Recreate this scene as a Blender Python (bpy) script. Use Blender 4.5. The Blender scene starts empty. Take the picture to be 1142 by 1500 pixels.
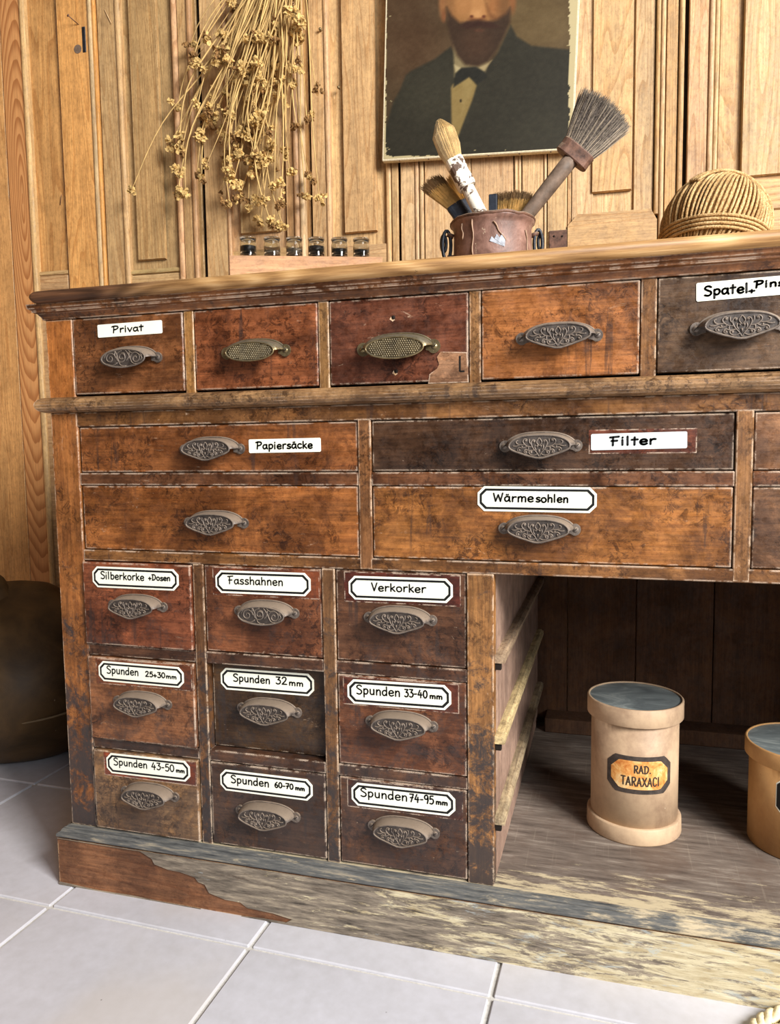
import bpy, bmesh, math, random
import numpy as np
from mathutils import Vector, Matrix

# ------------------------------------------------------------------ camera
W, H = 1142, 1500
FPX = 1110.9
YAW, PITCH, ROLL = 0.28393, 0.088603, 0.013701
CAM = np.array([0.77975, -0.92520, 0.65658])

def cam_axes():
    cy, sy = math.cos(YAW), math.sin(YAW)
    f = np.array([-sy*math.cos(PITCH), cy*math.cos(PITCH), -math.sin(PITCH)])
    r = np.array([cy, sy, 0.0]); d = np.cross(f, r)
    cr, sr = math.cos(ROLL), math.sin(ROLL)
    return cr*r+sr*d, -sr*r+cr*d, f
CR, CD, CF = cam_axes()

scene = bpy.context.scene
cam_data = bpy.data.cameras.new('camera')
cam = bpy.data.objects.new('camera', cam_data)
scene.collection.objects.link(cam)
m = Matrix.Identity(4)
for i in range(3):
    m[i][0] = CR[i]; m[i][1] = -CD[i]; m[i][2] = -CF[i]; m[i][3] = CAM[i]
cam.matrix_world = m
cam_data.sensor_fit = 'HORIZONTAL'
cam_data.sensor_width = 36.0
cam_data.lens = FPX / W * 36.0
cam_data.clip_start = 0.02
scene.camera = cam

# ------------------------------------------------------------------ light
world = bpy.data.worlds.new('room_light'); scene.world = world
world.use_nodes = True
bgn = world.node_tree.nodes['Background']
bgn.inputs['Color'].default_value = (0.86, 0.92, 1.0, 1)
bgn.inputs['Strength'].default_value = 0.065

def area(name, loc, target, sx, sy, power, col):
    l = bpy.data.lights.new(name, 'AREA'); l.shape = 'RECTANGLE'
    l.size = sx; l.size_y = sy; l.energy = power; l.color = col
    o = bpy.data.objects.new(name, l); scene.collection.objects.link(o)
    o.location = loc
    o.rotation_euler = (Vector(target)-Vector(loc)).to_track_quat('-Z', 'Y').to_euler()
    return o
area('window_daylight', (3.2, -1.75, 2.3), (0.5, 0.1, 0.5), 1.1, 1.4, 250, (1.0, 0.97, 0.93))
area('front_fill', (2.7, -2.7, 1.8), (0.5, 0.3, 0.6), 1.0, 1.5, 44, (0.93, 0.96, 1.0))  # added fill lamp from the front right, not an actual door

scene.view_settings.view_transform = 'Standard'
scene.view_settings.look = 'None'
scene.view_settings.gamma = 1.0
scene.view_settings.use_curve_mapping = False
scene.view_settings.exposure = 0.14

# ------------------------------------------------------------------ helpers
def ray(u, v): return CF + CR*((u-571)/FPX) + CD*((v-750)/FPX)
def at(u, v, y):
    r = ray(u, v); return CAM + r*((y-CAM[1])/r[1])
def atz(u, v, z):
    r = ray(u, v); return CAM + r*((z-CAM[2])/r[2])
def proj(P):
    d = np.asarray(P)-CAM; w = d@CF
    return 571+FPX*(d@CR)/w, 750+FPX*(d@CD)/w

def lin(c):
    return tuple(((x/255)/12.92 if x/255 <= .04045 else ((x/255+.055)/1.055)**2.4) for x in c)
def L4(c): return lin(c)+(1.0,)

class MB:
    """collects vertices and faces, builds ONE mesh object"""
    def __init__(s): s.v = []; s.f = []; s.m = []; s.s = []
    def add(s, vs, fs, mi=0, smooth=False):
        o = len(s.v); s.v += [tuple(map(float, p)) for p in vs]
        for f in fs: s.f.append(tuple(i+o for i in f)); s.m.append(mi); s.s.append(smooth)
    def box(s, x0, x1, y0, y1, z0, z1, mi=0, b=0.0):
        if b <= 0:
            vs = [(x, y, z) for z in (z0, z1) for y in (y0, y1) for x in (x0, x1)]
            s.add(vs, [(0,2,3,1),(4,5,7,6),(0,1,5,4),(2,6,7,3),(0,4,6,2),(1,3,7,5)], mi); return
        b = min(b, (x1-x0)*.45, (y1-y0)*.45, (z1-z0)*.45)
        vs = []; idx = {}
        X=(x0,x1);Y=(y0,y1);Z=(z0,z1)
        for i in (0,1):
            for j in (0,1):
                for k in (0,1):
                    sx = b if i==0 else -b; sy = b if j==0 else -b; sz = b if k==0 else -b
                    idx[(i,j,k,0)] = len(vs); vs.append((X[i], Y[j]+sy, Z[k]+sz))
                    idx[(i,j,k,1)] = len(vs); vs.append((X[i]+sx, Y[j], Z[k]+sz))
                    idx[(i,j,k,2)] = len(vs); vs.append((X[i]+sx, Y[j]+sy, Z[k]))
        fs = []
        I = lambda i,j,k,a: idx[(i,j,k,a)]
        fs += [(I(0,0,0,0),I(0,0,1,0),I(0,1,1,0),I(0,1,0,0)),(I(1,0,0,0),I(1,1,0,0),I(1,1,1,0),I(1,0,1,0))]
        fs += [(I(0,0,0,1),I(1,0,0,1),I(1,0,1,1),I(0,0,1,1)),(I(0,1,0,1),I(0,1,1,1),I(1,1,1,1),I(1,1,0,1))]
        fs += [(I(0,0,0,2),I(0,1,0,2),I(1,1,0,2),I(1,0,0,2)),(I(0,0,1,2),I(1,0,1,2),I(1,1,1,2),I(0,1,1,2))]
        for j in (0,1):
            for k in (0,1): fs.append((I(0,j,k,1),I(1,j,k,1),I(1,j,k,2),I(0,j,k,2)))
        for i in (0,1):
            for k in (0,1): fs.append((I(i,0,k,0),I(i,1,k,0),I(i,1,k,2),I(i,0,k,2)))
            for j in (0,1): fs.append((I(i,j,0,0),I(i,j,1,0),I(i,j,1,1),I(i,j,0,1)))
            for j in (0,1):
                for k in (0,1): fs.append((I(i,j,k,0),I(i,j,k,1),I(i,j,k,2)))
        s.add(vs, fs, mi)
    def prism(s, pts, axis, a0, a1, mi=0, smooth=False):
        """extrude a closed 2D outline: axis 'x' pts=(y,z); 'y' pts=(x,z); 'z' pts=(x,y)"""
        n = len(pts)
        def P(p, a):
            return (a, p[0], p[1]) if axis == 'x' else ((p[0], a, p[1]) if axis == 'y' else (p[0], p[1], a))
        s.add([P(p, a0) for p in pts]+[P(p, a1) for p in pts],
              [(i, (i+1) % n, (i+1) % n+n, i+n) for i in range(n)], mi, smooth)
        s.add([P(p, a0) for p in pts], [tuple(range(n))[::-1]], mi)
        s.add([P(p, a1) for p in pts], [tuple(range(n))], mi)
    def lathe(s, prof, c=(0,0,0), n=32, mi=0, smooth=True, squash=1.0):
        vs = []; fs = []
        for r, z in prof:
            for k in range(n):
                a = 2*math.pi*k/n
                vs.append((c[0]+r*math.cos(a), c[1]+r*math.sin(a)*squash, c[2]+z))
        for j in range(len(prof)-1):
            for k in range(n):
                fs.append((j*n+k, j*n+(k+1) % n, (j+1)*n+(k+1) % n, (j+1)*n+k))
        s.add(vs, fs, mi, smooth)
    def tube(s, pts, rad, n=6, mi=0, smooth=True, cap=True, flat=None):
        pts = [Vector(p) for p in pts]
        if not hasattr(rad, '__len__'): rad = [rad]*len(pts)
        vs = []; fs = []; up = None
        for i, p in enumerate(pts):
            t = (pts[min(i+1, len(pts)-1)]-pts[max(i-1, 0)])
            if t.length < 1e-9: t = Vector((0,0,1))
            t.normalize()
            if up is None:
                up = Vector((0,1,0)) if abs(t.y) < .9 else Vector((1,0,0))
            a = t.cross(up)
            if a.length < 1e-6: a = t.orthogonal()
            a.normalize(); b = a.cross(t); up = b
            for k in range(n):
                g = 2*math.pi*k/n
                vs.append(p+a*math.cos(g)*rad[i]+b*math.sin(g)*rad[i])
        for j in range(len(pts)-1):
            for k in range(n):
                fs.append((j*n+k, j*n+(k+1) % n, (j+1)*n+(k+1) % n, (j+1)*n+k))
        if cap:
            fs.append(tuple(range(n))[::-1]); q = (len(pts)-1)*n; fs.append(tuple(range(q, q+n)))
        s.add(vs, fs, mi, smooth)
    def ball(s, c, r, n=8, mi=0, sc=(1,1,1)):
        prof = [(math.sin(math.pi*i/(n//2+1))*r, -math.cos(math.pi*i/(n//2+1))*r) for i in range(n//2+2)]
        o = len(s.v)
        vs = []; fs = []
        for rr, z in prof:
            for k in range(n):
                a = 2*math.pi*k/n
                vs.append((c[0]+rr*math.cos(a)*sc[0], c[1]+rr*math.sin(a)*sc[1], c[2]+z*sc[2]))
        for j in range(len(prof)-1):
            for k in range(n): fs.append((j*n+k, j*n+(k+1) % n, (j+1)*n+(k+1) % n, (j+1)*n+k))
        s.add(vs, fs, mi, True)
    def xform(s, M):
        s.v = [tuple(M @ Vector(p)) for p in s.v]; return s
    def mesh(s, name, mats):
        me = bpy.data.meshes.new(name)
        me.from_pydata(s.v, [], s.f)
        for mt in mats: me.materials.append(mt)
        me.polygons.foreach_set('material_index', s.m)
        me.polygons.foreach_set('use_smooth', s.s)
        bm = bmesh.new(); bm.from_mesh(me)
        bmesh.ops.recalc_face_normals(bm, faces=bm.faces); bm.to_mesh(me); bm.free()
        me.update(); return me
    def build(s, name, mats, parent=None, color=None, loc=None, rot=None):
        if not isinstance(mats, (list, tuple)): mats = [mats]
        return link(name, s.mesh(name, mats), parent, color, loc, rot)

def link(name, me, parent=None, color=None, loc=None, rot=None):
    o = bpy.data.objects.new(name, me); scene.collection.objects.link(o)
    if parent is not None: o.parent = parent
    if color: o.color = L4(color)
    if loc is not None: o.location = loc
    if rot is not None: o.rotation_euler = rot
    return o
def empty(name, loc=(0,0,0), rot=(0,0,0)):
    o = bpy.data.objects.new(name, None); o.empty_display_size = .05
    scene.collection.objects.link(o); o.location = loc; o.rotation_euler = rot
    return o
def tag(o, label=None, cat=None, group=None, kind=None):
    if label: o['label'] = label
    if cat: o['category'] = cat
    if group: o['group'] = group
    if kind: o['kind'] = kind
    return o

# ------------------------------------------------------------------ materials
class N:
    def __init__(s, name):
        s.mat = bpy.data.materials.new(name); s.mat.use_nodes = True
        s.t = s.mat.node_tree; s.p = s.t.nodes['Principled BSDF']
    def new(s, typ, **kw):
        n = s.t.nodes.new(typ)
        for k, v in kw.items(): setattr(n, k, v)
        return n
    def set(s, sock, val):
        if isinstance(val, bpy.types.NodeSocket): s.t.links.new(val, sock)
        elif isinstance(val, (tuple, list)) and sock.type == 'RGBA' and len(val) == 3: sock.default_value = (*val, 1)
        else: sock.default_value = val
    def coord(s, rand=True, which='Object'):
        c = s.new('ShaderNodeTexCoord').outputs[which]
        if not rand: return c
        oi = s.new('ShaderNodeObjectInfo').outputs['Random']
        k = s.math('MULTIPLY', oi, 37.0)
        v = s.new('ShaderNodeVectorMath', operation='ADD'); s.set(v.inputs[0], c)
        cb = s.new('ShaderNodeCombineXYZ')
        for i in range(3): s.set(cb.inputs[i], k)
        s.set(v.inputs[1], cb.outputs[0]); return v.outputs[0]
    def mul(s, v, sc):
        n = s.new('ShaderNodeVectorMath', operation='MULTIPLY'); s.set(n.inputs[0], v); n.inputs[1].default_value = sc
        return n.outputs[0]
    def noise(s, v, scale, detail=4, rough=.55, dist=0.0):
        n = s.new('ShaderNodeTexNoise'); s.set(n.inputs['Vector'], v)
        n.inputs['Scale'].default_value = scale; n.inputs['Detail'].default_value = detail
        n.inputs['Roughness'].default_value = rough; n.inputs['Distortion'].default_value = dist
        return n.outputs['Fac']
    def vor(s, v, scale, feature='F1', out='Distance'):
        n = s.new('ShaderNodeTexVoronoi', feature=feature); s.set(n.inputs['Vector'], v)
        n.inputs['Scale'].default_value = scale; return n.outputs[out]
    def math(s, op, a, b=None, clamp=False):
        n = s.new('ShaderNodeMath', operation=op); n.use_clamp = clamp
        s.set(n.inputs[0], a)
        if b is not None: s.set(n.inputs[1], b)
        return n.outputs[0]
    def rng(s, f, a, b, c=0.0, d=1.0, smooth=True):
        n = s.new('ShaderNodeMapRange'); n.clamp = True
        if smooth: n.interpolation_type = 'SMOOTHSTEP'
        s.set(n.inputs[0], f)
        for i, x in enumerate((a, b, c, d)): n.inputs[i+1].default_value = x
        return n.outputs[0]
    def ramp(s, f, stops):
        n = s.new('ShaderNodeValToRGB'); s.set(n.inputs[0], f)
        e = n.color_ramp.elements
        while len(e) < len(stops): e.new(.5)
        for el, (p, c) in zip(e, stops): el.position = p; el.color = (*c, 1)
        return n.outputs[0]
    def mix(s, f, a, b, typ='MIX'):
        n = s.new('ShaderNodeMix', data_type='RGBA', blend_type=typ)
        s.set(n.inputs[0], f); s.set(n.inputs[6], a); s.set(n.inputs[7], b); return n.outputs[2]
    def bump(s, h, strength=.3, dist=.001):
        n = s.new('ShaderNodeBump'); n.inputs['Strength'].default_value = strength
        n.inputs['Distance'].default_value = dist; s.set(n.inputs['Height'], h)
        s.t.links.new(n.outputs[0], s.p.inputs['Normal'])
    def edge(s, radius=.002):
        b = s.new('ShaderNodeBevel', samples=4); b.inputs['Radius'].default_value = radius
        g = s.new('ShaderNodeNewGeometry')
        d = s.new('ShaderNodeVectorMath', operation='DOT_PRODUCT')
        s.set(d.inputs[0], b.outputs[0]); s.set(d.inputs[1], g.outputs['Normal'])
        return s.math('SUBTRACT', 1.0, d.outputs['Value'])
    def fin(s, col, rough=.6, metal=0.0, spec=None):
        s.set(s.p.inputs['Base Color'], col); s.set(s.p.inputs['Roughness'], rough)
        s.set(s.p.inputs['Metallic'], metal)
        if spec is not None: s.p.inputs['Specular IOR Level'].default_value = spec
        return s.mat
    def ocol(s): return s.new('ShaderNodeObjectInfo').outputs['Color']

def wood(name, axis, ring=1.0, blotch=(.35, .62), blotch_dark=.45, pale=(.62, .72), pale_col=(.75,.55,.38),
         pale_amt=.35, edge_amt=0.0, edge_col=(.72,.5,.36), rough=.45, dirt=0.0, dirt_col=(.035,.03,.03), contrast=1.0, bump=.3, lines=.0, scratch=0.0, gain=1.0, hue=(1,1,1), rf=26.0, sg=.13, lc=(.58,.40,.24), wav=.5, mott_amt=.30, grime=0.0):
    n = N(name); v = n.coord()
    S = lambda k: {'X': (k,1,1), 'Y': (1,k,1), 'Z': (1,1,k)}[axis]
    vs = n.mul(v, S(.05))
    fib = n.noise(vs, 320, 5, .7)
    r0 = n.noise(n.mul(v, S(sg)), 8*ring, 2.2, .5, wav)
    rr = n.math('FRACT', n.math('MULTIPLY', r0, rf))
    rings = n.rng(rr, .55, .98)                       # sharp late-wood line, slow early wood
    rings = n.math('MULTIPLY', rings, n.rng(rr, 1.0, .985))
    streak = n.noise(vs, 40, 5, .65)
    k = contrast
    f = n.math('ADD', n.math('MULTIPLY', fib, .5), n.math('MULTIPLY', streak, .5))
    tone = n.ramp(f, [(.34, (max(0,1-.64*k), max(0,1-.66*k), max(0,1-.66*k))), (.5, (.92*gain,.90*gain,.88*gain)), (.66, (gain*(1+.45*k), gain*(1+.42*k), gain*(1+.34*k)))])
    col = n.mix(1.0, n.mix(1.0, n.ocol(), hue, 'MULTIPLY'), tone, 'MULTIPLY')
    if lines: col = n.mix(n.math('MULTIPLY', rings, lines), col, n.mix(1.0, col, lc, 'MULTIPLY'))
    bl = n.rng(n.noise(v, 11, 6, .68, .6), blotch[0], blotch[1], 1, 0)
    col = n.mix(n.math('MULTIPLY', bl, blotch_dark), col, n.mix(1.0, col, (.27,.23,.22), 'MULTIPLY'))
    mott = n.rng(n.math('ADD', n.math('MULTIPLY', n.noise(v, 24, 5, .7, .5), .5), n.math('MULTIPLY', n.noise(v, 110, 7, .82, .4), .5)), .40, .60)
    col = n.mix(n.math('MULTIPLY', mott, mott_amt), col, n.mix(1.0, col, (1.6,1.58,1.45), 'MULTIPLY'))
    grit = n.rng(n.noise(n.mul(v, S(.5)), 150, 7, .85), .40, .52, 1, 0)
    col = n.mix(n.math('MULTIPLY', grit, .62*k), col, n.mix(1.0, col, (.35,.27,.22), 'MULTIPLY'))
    if grime:
        gm = n.math('MULTIPLY', n.rng(n.noise(v, 75, 8, .86, .8), .50, .56), n.rng(n.noise(v, 13, 3, .6), .42, .60))
        col = n.mix(n.math('MULTIPLY', gm, grime), col, n.mix(1.0, col, (.22,.19,.18), 'MULTIPLY'))
        lt = n.math('MULTIPLY', n.rng(n.noise(n.mul(v, S(.6)), 130, 7, .85, .5), .54, .60), n.rng(n.noise(v, 10, 3, .6), .50, .36))
        col = n.mix(n.math('MULTIPLY', lt, grime*.45), col, n.mix(1.0, col, (2.2,2.0,1.8), 'MULTIPLY'))
    if scratch:
        o = {'X': (1,1,.08), 'Z': (.08,1,1), 'Y': (1,1,.08)}[axis]
        dr = n.math('MULTIPLY', n.rng(n.noise(n.mul(v, o), 90, 4, .6), .56, .68), n.rng(n.noise(v, 8, 3), .42, .6))
        col = n.mix(n.math('MULTIPLY', dr, scratch), col, (.03,.02,.018))
    if pale_amt:
        pm = n.math('MULTIPLY', n.rng(n.noise(n.mul(v, S(.35)), 85, 6, .78, 1.0), pale[0], pale[1]),
                    n.rng(n.noise(v, 9, 3), .46, .60))
        col = n.mix(n.math('MULTIPLY', pm, pale_amt), col, pale_col)
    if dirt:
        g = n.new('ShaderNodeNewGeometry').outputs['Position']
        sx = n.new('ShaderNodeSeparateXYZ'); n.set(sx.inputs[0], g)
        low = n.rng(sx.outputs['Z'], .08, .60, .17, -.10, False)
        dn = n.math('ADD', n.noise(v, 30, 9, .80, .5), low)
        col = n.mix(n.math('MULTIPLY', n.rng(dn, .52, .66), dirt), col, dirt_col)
        sp = n.rng(n.noise(v, 170, 4, .7), .70, .75)
        sp = n.math('MULTIPLY', sp, n.rng(sx.outputs['Z'], .1, .9, .75, .35, False))
        col = n.mix(sp, col, (.50,.36,.24))
    if edge_amt:
        e = n.rng(n.edge(.0028), .02, .10)
        em = n.math('MULTIPLY', e, n.rng(n.noise(v, 40, 5, .75), .43, .56))
        col = n.mix(n.math('MULTIPLY', em, edge_amt), col, edge_col)
    n.bump(n.math('ADD', fib, n.math('MULTIPLY', mott, .5)), bump, .0006)
    return n.fin(col, n.rng(mott, 0, 1, rough-.10, rough+.16), 0, .4)

PK = dict(ring=1.1, blotch=(.32,.50), blotch_dark=.22, pale_amt=.15, pale_col=(.80,.62,.38), rough=.6, contrast=.50, edge_amt=.55, edge_col=(.80,.60,.34), lines=.50, bump=.35, rf=38.0, sg=.06, lc=(.62,.46,.30), wav=.35, hue=(1.0,1.04,1.08))
PINE_V = wood('pine_upright', 'Z', **PK)
PINE_H = wood('pine_level', 'X', **PK)
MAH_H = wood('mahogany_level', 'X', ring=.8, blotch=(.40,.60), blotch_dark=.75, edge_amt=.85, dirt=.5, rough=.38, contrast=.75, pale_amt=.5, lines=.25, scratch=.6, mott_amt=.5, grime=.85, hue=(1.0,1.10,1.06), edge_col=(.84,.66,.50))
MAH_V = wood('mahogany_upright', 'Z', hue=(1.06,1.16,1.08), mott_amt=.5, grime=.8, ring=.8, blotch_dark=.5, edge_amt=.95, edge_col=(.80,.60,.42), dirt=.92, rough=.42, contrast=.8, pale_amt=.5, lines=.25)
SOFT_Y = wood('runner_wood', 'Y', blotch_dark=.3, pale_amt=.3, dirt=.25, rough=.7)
BARE_H = wood('bare_broken_wood', 'X', ring=.8, blotch=(.40,.58), blotch_dark=.55, edge_amt=.9, edge_col=(.75,.5,.28), rough=.7, contrast=.7, pale_amt=.25, lines=.4)
DARK_V = wood('interior_board', 'Z', ring=.8, blotch_dark=.5, pale_amt=.1, rough=.75, contrast=.6)

def oval_pine(cx, cz):
    n = N('pine_oval_figure'); v = n.coord(False)
    w = n.noise(n.mul(v, (1,1,.15)), 14, 3)
    mp = n.new('ShaderNodeMapping'); n.set(mp.inputs[0], v); mp.inputs['Location'].default_value = (-cx, 0, -cz*.11); mp.inputs['Scale'].default_value = (1, 0, .11)
    ln = n.new('ShaderNodeVectorMath', operation='LENGTH'); n.set(ln.inputs[0], mp.outputs[0])
    d = n.math('ADD', n.math('MULTIPLY', ln.outputs['Value'], 1.0), n.math('MULTIPLY', w, .012))
    rr = n.math('FRACT', n.math('MULTIPLY', d, 210.0))
    line = n.math('MULTIPLY', n.rng(rr, .2, .9), n.rng(rr, 1.0, .93))
    fib = n.noise(n.mul(v, (1,1,.04)), 320, 5, .7)
    base = n.mix(1.0, n.ocol(), n.ramp(fib, [(.3, (.75,.74,.72)), (.7, (1.15,1.13,1.1))]), 'MULTIPLY')
    col = n.mix(n.math('MULTIPLY', line, .75), base, n.mix(1.0, base, (.52,.36,.24), 'MULTIPLY'))
    n.bump(fib, .3, .0006); return n.fin(col, .6)

def top_wood():
    n = N('oak_top'); v = n.coord(False)
    vs = n.mul(v, (.05,1,1))
    fib = n.noise(vs, 300, 5, .65)
    rg = n.math('SINE', n.math('MULTIPLY', n.noise(n.mul(v, (.2,1,1)), 8, 2, .5, .4), 110.0))
    f = n.math('ADD', n.math('MULTIPLY', fib, .7), n.math('MULTIPLY', rg, .1))
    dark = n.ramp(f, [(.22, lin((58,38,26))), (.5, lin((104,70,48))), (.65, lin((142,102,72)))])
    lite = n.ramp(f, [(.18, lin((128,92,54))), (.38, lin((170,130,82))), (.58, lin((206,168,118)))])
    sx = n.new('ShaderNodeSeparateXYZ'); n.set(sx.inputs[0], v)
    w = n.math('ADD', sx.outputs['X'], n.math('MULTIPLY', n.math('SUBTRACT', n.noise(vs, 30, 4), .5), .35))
    col = n.mix(n.rng(w, .10, .32), dark, lite)  # wood tone runs darker at the left, paler at the right
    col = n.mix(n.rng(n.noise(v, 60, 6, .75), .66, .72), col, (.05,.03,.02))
    n.bump(fib, .3, .0006)
    return n.fin(col, .5, 0, .35)
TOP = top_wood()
WAIST = None

def plinth_wood():
    n = N('weathered_plinth'); v = n.coord(False)
    vs = n.mul(v, (.12,1,1))
    fib = n.noise(vs, 160, 6, .7)
    col = n.ramp(fib, [(.3, lin((66,60,54))), (.5, lin((126,115,102))), (.68, lin((172,158,136)))])
    sx = n.new('ShaderNodeSeparateXYZ'); n.set(sx.inputs[0], v)
    xx = n.rng(sx.outputs['X'], .25, .95, -.10, .14, False)
    pn = n.math('ADD', n.noise(n.mul(v, (.16,1,1)), 95, 9, .78, .6), n.math('MULTIPLY', xx, .9))
    col = n.mix(n.math('MULTIPLY', n.rng(pn, .52, .60), .85), col, n.ramp(fib, [(.3, lin((170,150,112))), (.7, lin((232,222,188)))]))
    bl = n.math('ADD', n.noise(n.mul(v, (.2,1,1)), 70, 8, .75, .8), n.math('MULTIPLY', xx, .4))
    col = n.mix(n.math('MULTIPLY', n.rng(bl, .58, .66), .5), col, lin((176,188,190)))
    br = n.noise(n.mul(v, (.18,1,1)), 60, 8, .78, .3)
    col = n.mix(n.math('MULTIPLY', n.rng(br, .56, .66), .6), col, lin((62,46,36)))
    n.bump(n.math('ADD', fib, pn), .5, .001)
    return n.fin(col, .8, 0, .2)
PLINTH = plinth_wood()
def edge_mould():
    n = N('blue_grey_moulding'); v = n.coord(False)
    fib = n.noise(n.mul(v, (.1,1,1)), 200, 6, .7)
    col = n.ramp(fib, [(.3, lin((50,52,54))), (.52, lin((96,96,94))), (.7, lin((150,140,122)))])
    sx = n.new('ShaderNodeSeparateXYZ'); n.set(sx.inputs[0], v)
    pn = n.math('ADD', n.noise(n.mul(v, (.2,1,1)), 90, 8, .75), n.rng(sx.outputs['X'], .55, 1.0, -.06, .12, False))
    col = n.mix(n.rng(pn, .52, .70), col, lin((190,174,144)))
    n.bump(fib, .4, .0008)
    return n.fin(col, .7, 0, .3)
BASEMOULD = edge_mould()
def shelf_floor():
    n = N('dusty_shelf_floor'); v = n.coord(False)
    fib = n.noise(n.mul(v, (.12,1,1)), 120, 6, .7)
    col = n.ramp(fib, [(.3, lin((78,68,62))), (.55, lin((122,110,100))), (.72, lin((160,150,138)))])
    bl = n.noise(v, 14, 6, .7, .5)
    col = n.mix(n.rng(bl, .45, .75, 0, .6), col, lin((98,78,66)))
    sy = n.new('ShaderNodeSeparateXYZ'); n.set(sy.inputs[0], v)
    fr = n.math('ADD', n.noise(n.mul(v, (.2,1,1)), 80, 9, .78), n.rng(sy.outputs['Y'], -.01, .10, .16, -.12, False))
    col = n.mix(n.math('MULTIPLY', n.rng(fr, .52, .64), .8), col, lin((214,198,162)))
    for ang, s in ((.25, 1), (-.35, 2), (.12, 3)):
        mp = n.new('ShaderNodeMapping'); n.set(mp.inputs[0], v); mp.inputs['Rotation'].default_value = (0,0,ang)
        mp.inputs['Scale'].default_value = (1,.02,1); mp.inputs['Location'].default_value = (s,s,0)
        sc = n.rng(n.noise(mp.outputs[0], 330, 1, .4), .70, .74)
        sc = n.math('MULTIPLY', sc, n.rng(n.noise(v, 9+s, 2), .45, .6))
        col = n.mix(n.math('MULTIPLY', sc, .10), col, lin((196,184,162)))
    n.bump(fib, .4, .0008)
    return n.fin(col, .65, 0, .35)
SHELF = shelf_floor()

def metal(name, stops, dust, rough, met, dust_amt=.8):
    n = N(name); v = n.coord()
    f = n.noise(v, 90, 5, .65)
    col = n.ramp(f, stops)
    g = n.new('ShaderNodeNewGeometry').outputs['Normal']
    s = n.new('ShaderNodeSeparateXYZ'); n.set(s.inputs[0], g)
    d = n.math('ADD', s.outputs['Z'], n.math('MULTIPLY', n.math('SUBTRACT', n.noise(v, 130, 6, .8), .5), 1.5))
    dm = n.math('MULTIPLY', n.rng(d, .15, .75), dust_amt)
    col = n.mix(dm, col, dust)
    e = n.rng(n.edge(.0012), .02, .25)
    col = n.mix(n.math('MULTIPLY', e, .35), col, dust)
    n.bump(n.noise(v, 240, 5, .75), .55, .0006)
    return n.fin(col, n.math('ADD', n.math('MULTIPLY', dm, .35), rough), met, .5)
IRON = metal('dusty_cast_iron', [(.3, lin((66,58,54))), (.7, lin((128,116,106)))], lin((148,130,112)), .5, .35)
IROND = metal('dark_relief_ground', [(.3, lin((44,39,37))), (.7, lin((90,81,75)))], lin((118,106,96)), .5, .4, .3)
BRASSD = metal('dark_brass_ground', [(.3, lin((60,50,34))), (.7, lin((104,90,64)))], lin((120,112,92)), .45, .6, .3)
BRASS = metal('dull_brass', [(.3, lin((98,84,58))), (.7, lin((160,142,104)))], lin((150,148,136)), .34, .75, .5)
RUSTY = metal('rusted_metal', [(.3, lin((60,40,32))), (.7, lin((128,92,74)))], lin((150,130,110)), .6, .3)
BLACKM = metal('blackened_metal', [(.3, lin((22,24,28))), (.7, lin((50,54,62)))], lin((96,96,98)), .45, .4)

def plain(name, col, rough=.6, var=.12, scale=60, metal=0.0, bump=.2):
    n = N(name); v = n.coord()
    f = n.noise(v, scale, 5, .65)
    c = lin(col)
    cc = n.ramp(f, [(.3, tuple(x*(1-var*2) for x in c)), (.7, tuple(min(1, x*(1+var)) for x in c))])
    if bump: n.bump(f, bump, .0006)
    return n.fin(cc, rough, metal, .35)
PAPER = plain('label_paper', (250,250,232), .5, .04, 30, bump=.05)
PAPER_GREY = plain('grey_tape', (214,222,222), .5, .06, 60, bump=.05)
INK = plain('black_ink', (16,16,16), .5, 0.0, bump=0)
INK_SOFT = plain('faded_print', (62,48,38), .7, .2, 300, bump=0)
DARKHOLE = plain('dark_recess', (26,18,12), .9, .2)
STAIN = plain('dark_varnish_patch', (84,38,26), .4, .2, 90)
BLUEBLACK = plain('blue_black_paint', (42,46,56), .45, .25, 120)
STRAW = plain('dried_stem', (218,182,118), .7, .22, 25)
SEED = plain('dried_seed_head', (226,188,120), .8, .35, 160, bump=.5)
SEEDB = plain('dried_seed_head_brown', (150,112,66), .8, .35, 160, bump=.5)
GROUT = plain('pale_grout', (205,202,196), .9, .1, 200)
CANVAS = plain('raw_canvas_edge', (222,208,176), .85, .15, 300)
STONE = plain('dark_grey_stone', (84,84,84), .8, .2, 60)
WHITEROPE = plain('cream_rope', (238,224,186), .8, .15, 200, bump=.5)
BRISTLE_G = plain('grey_hair', (122,112,104), .6, .42, 300)
BRISTLE_L = plain('pale_grey_hair', (186,172,152), .6, .2, 60)
BRISTLE_W = plain('cream_hair', (226,202,156), .7, .15, 60)
BRISTLE_T = plain('tan_hair', (206,168,104), .7, .3, 40)
BRISTLE_D = plain('dark_hair_tips', (140,112,78), .7, .3, 60)
REDBEAM = wood('pale_red_beam', 'X', blotch_dark=.15, pale_amt=.5, rough=.7, contrast=.5)
HANDLEW = plain('grey_brown_handle', (118,100,86), .6, .3, 60)

def tile_mat():
    n = N('glazed_floor_tile'); v = n.coord()
    f = n.noise(v, 5, 6, .6); g = n.noise(v, 60, 5, .6)
    col = n.ramp(n.math('ADD', n.math('MULTIPLY', f, .6), n.math('MULTIPLY', g, .4)), [(.35, lin((186,185,190))), (.65, lin((204,204,212)))])
    col = n.mix(n.rng(n.noise(v, 3, 3), .55, .75, 0, .5), col, lin((198,190,182)))
    col = n.mix(n.rng(n.vor(v, 22), .0, .035, 1, 0), col, lin((110,104,100)))
    n.bump(g, .12, .0006)
    return n.fin(col, .42, 0, .4)
TILE = tile_mat()

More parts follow.
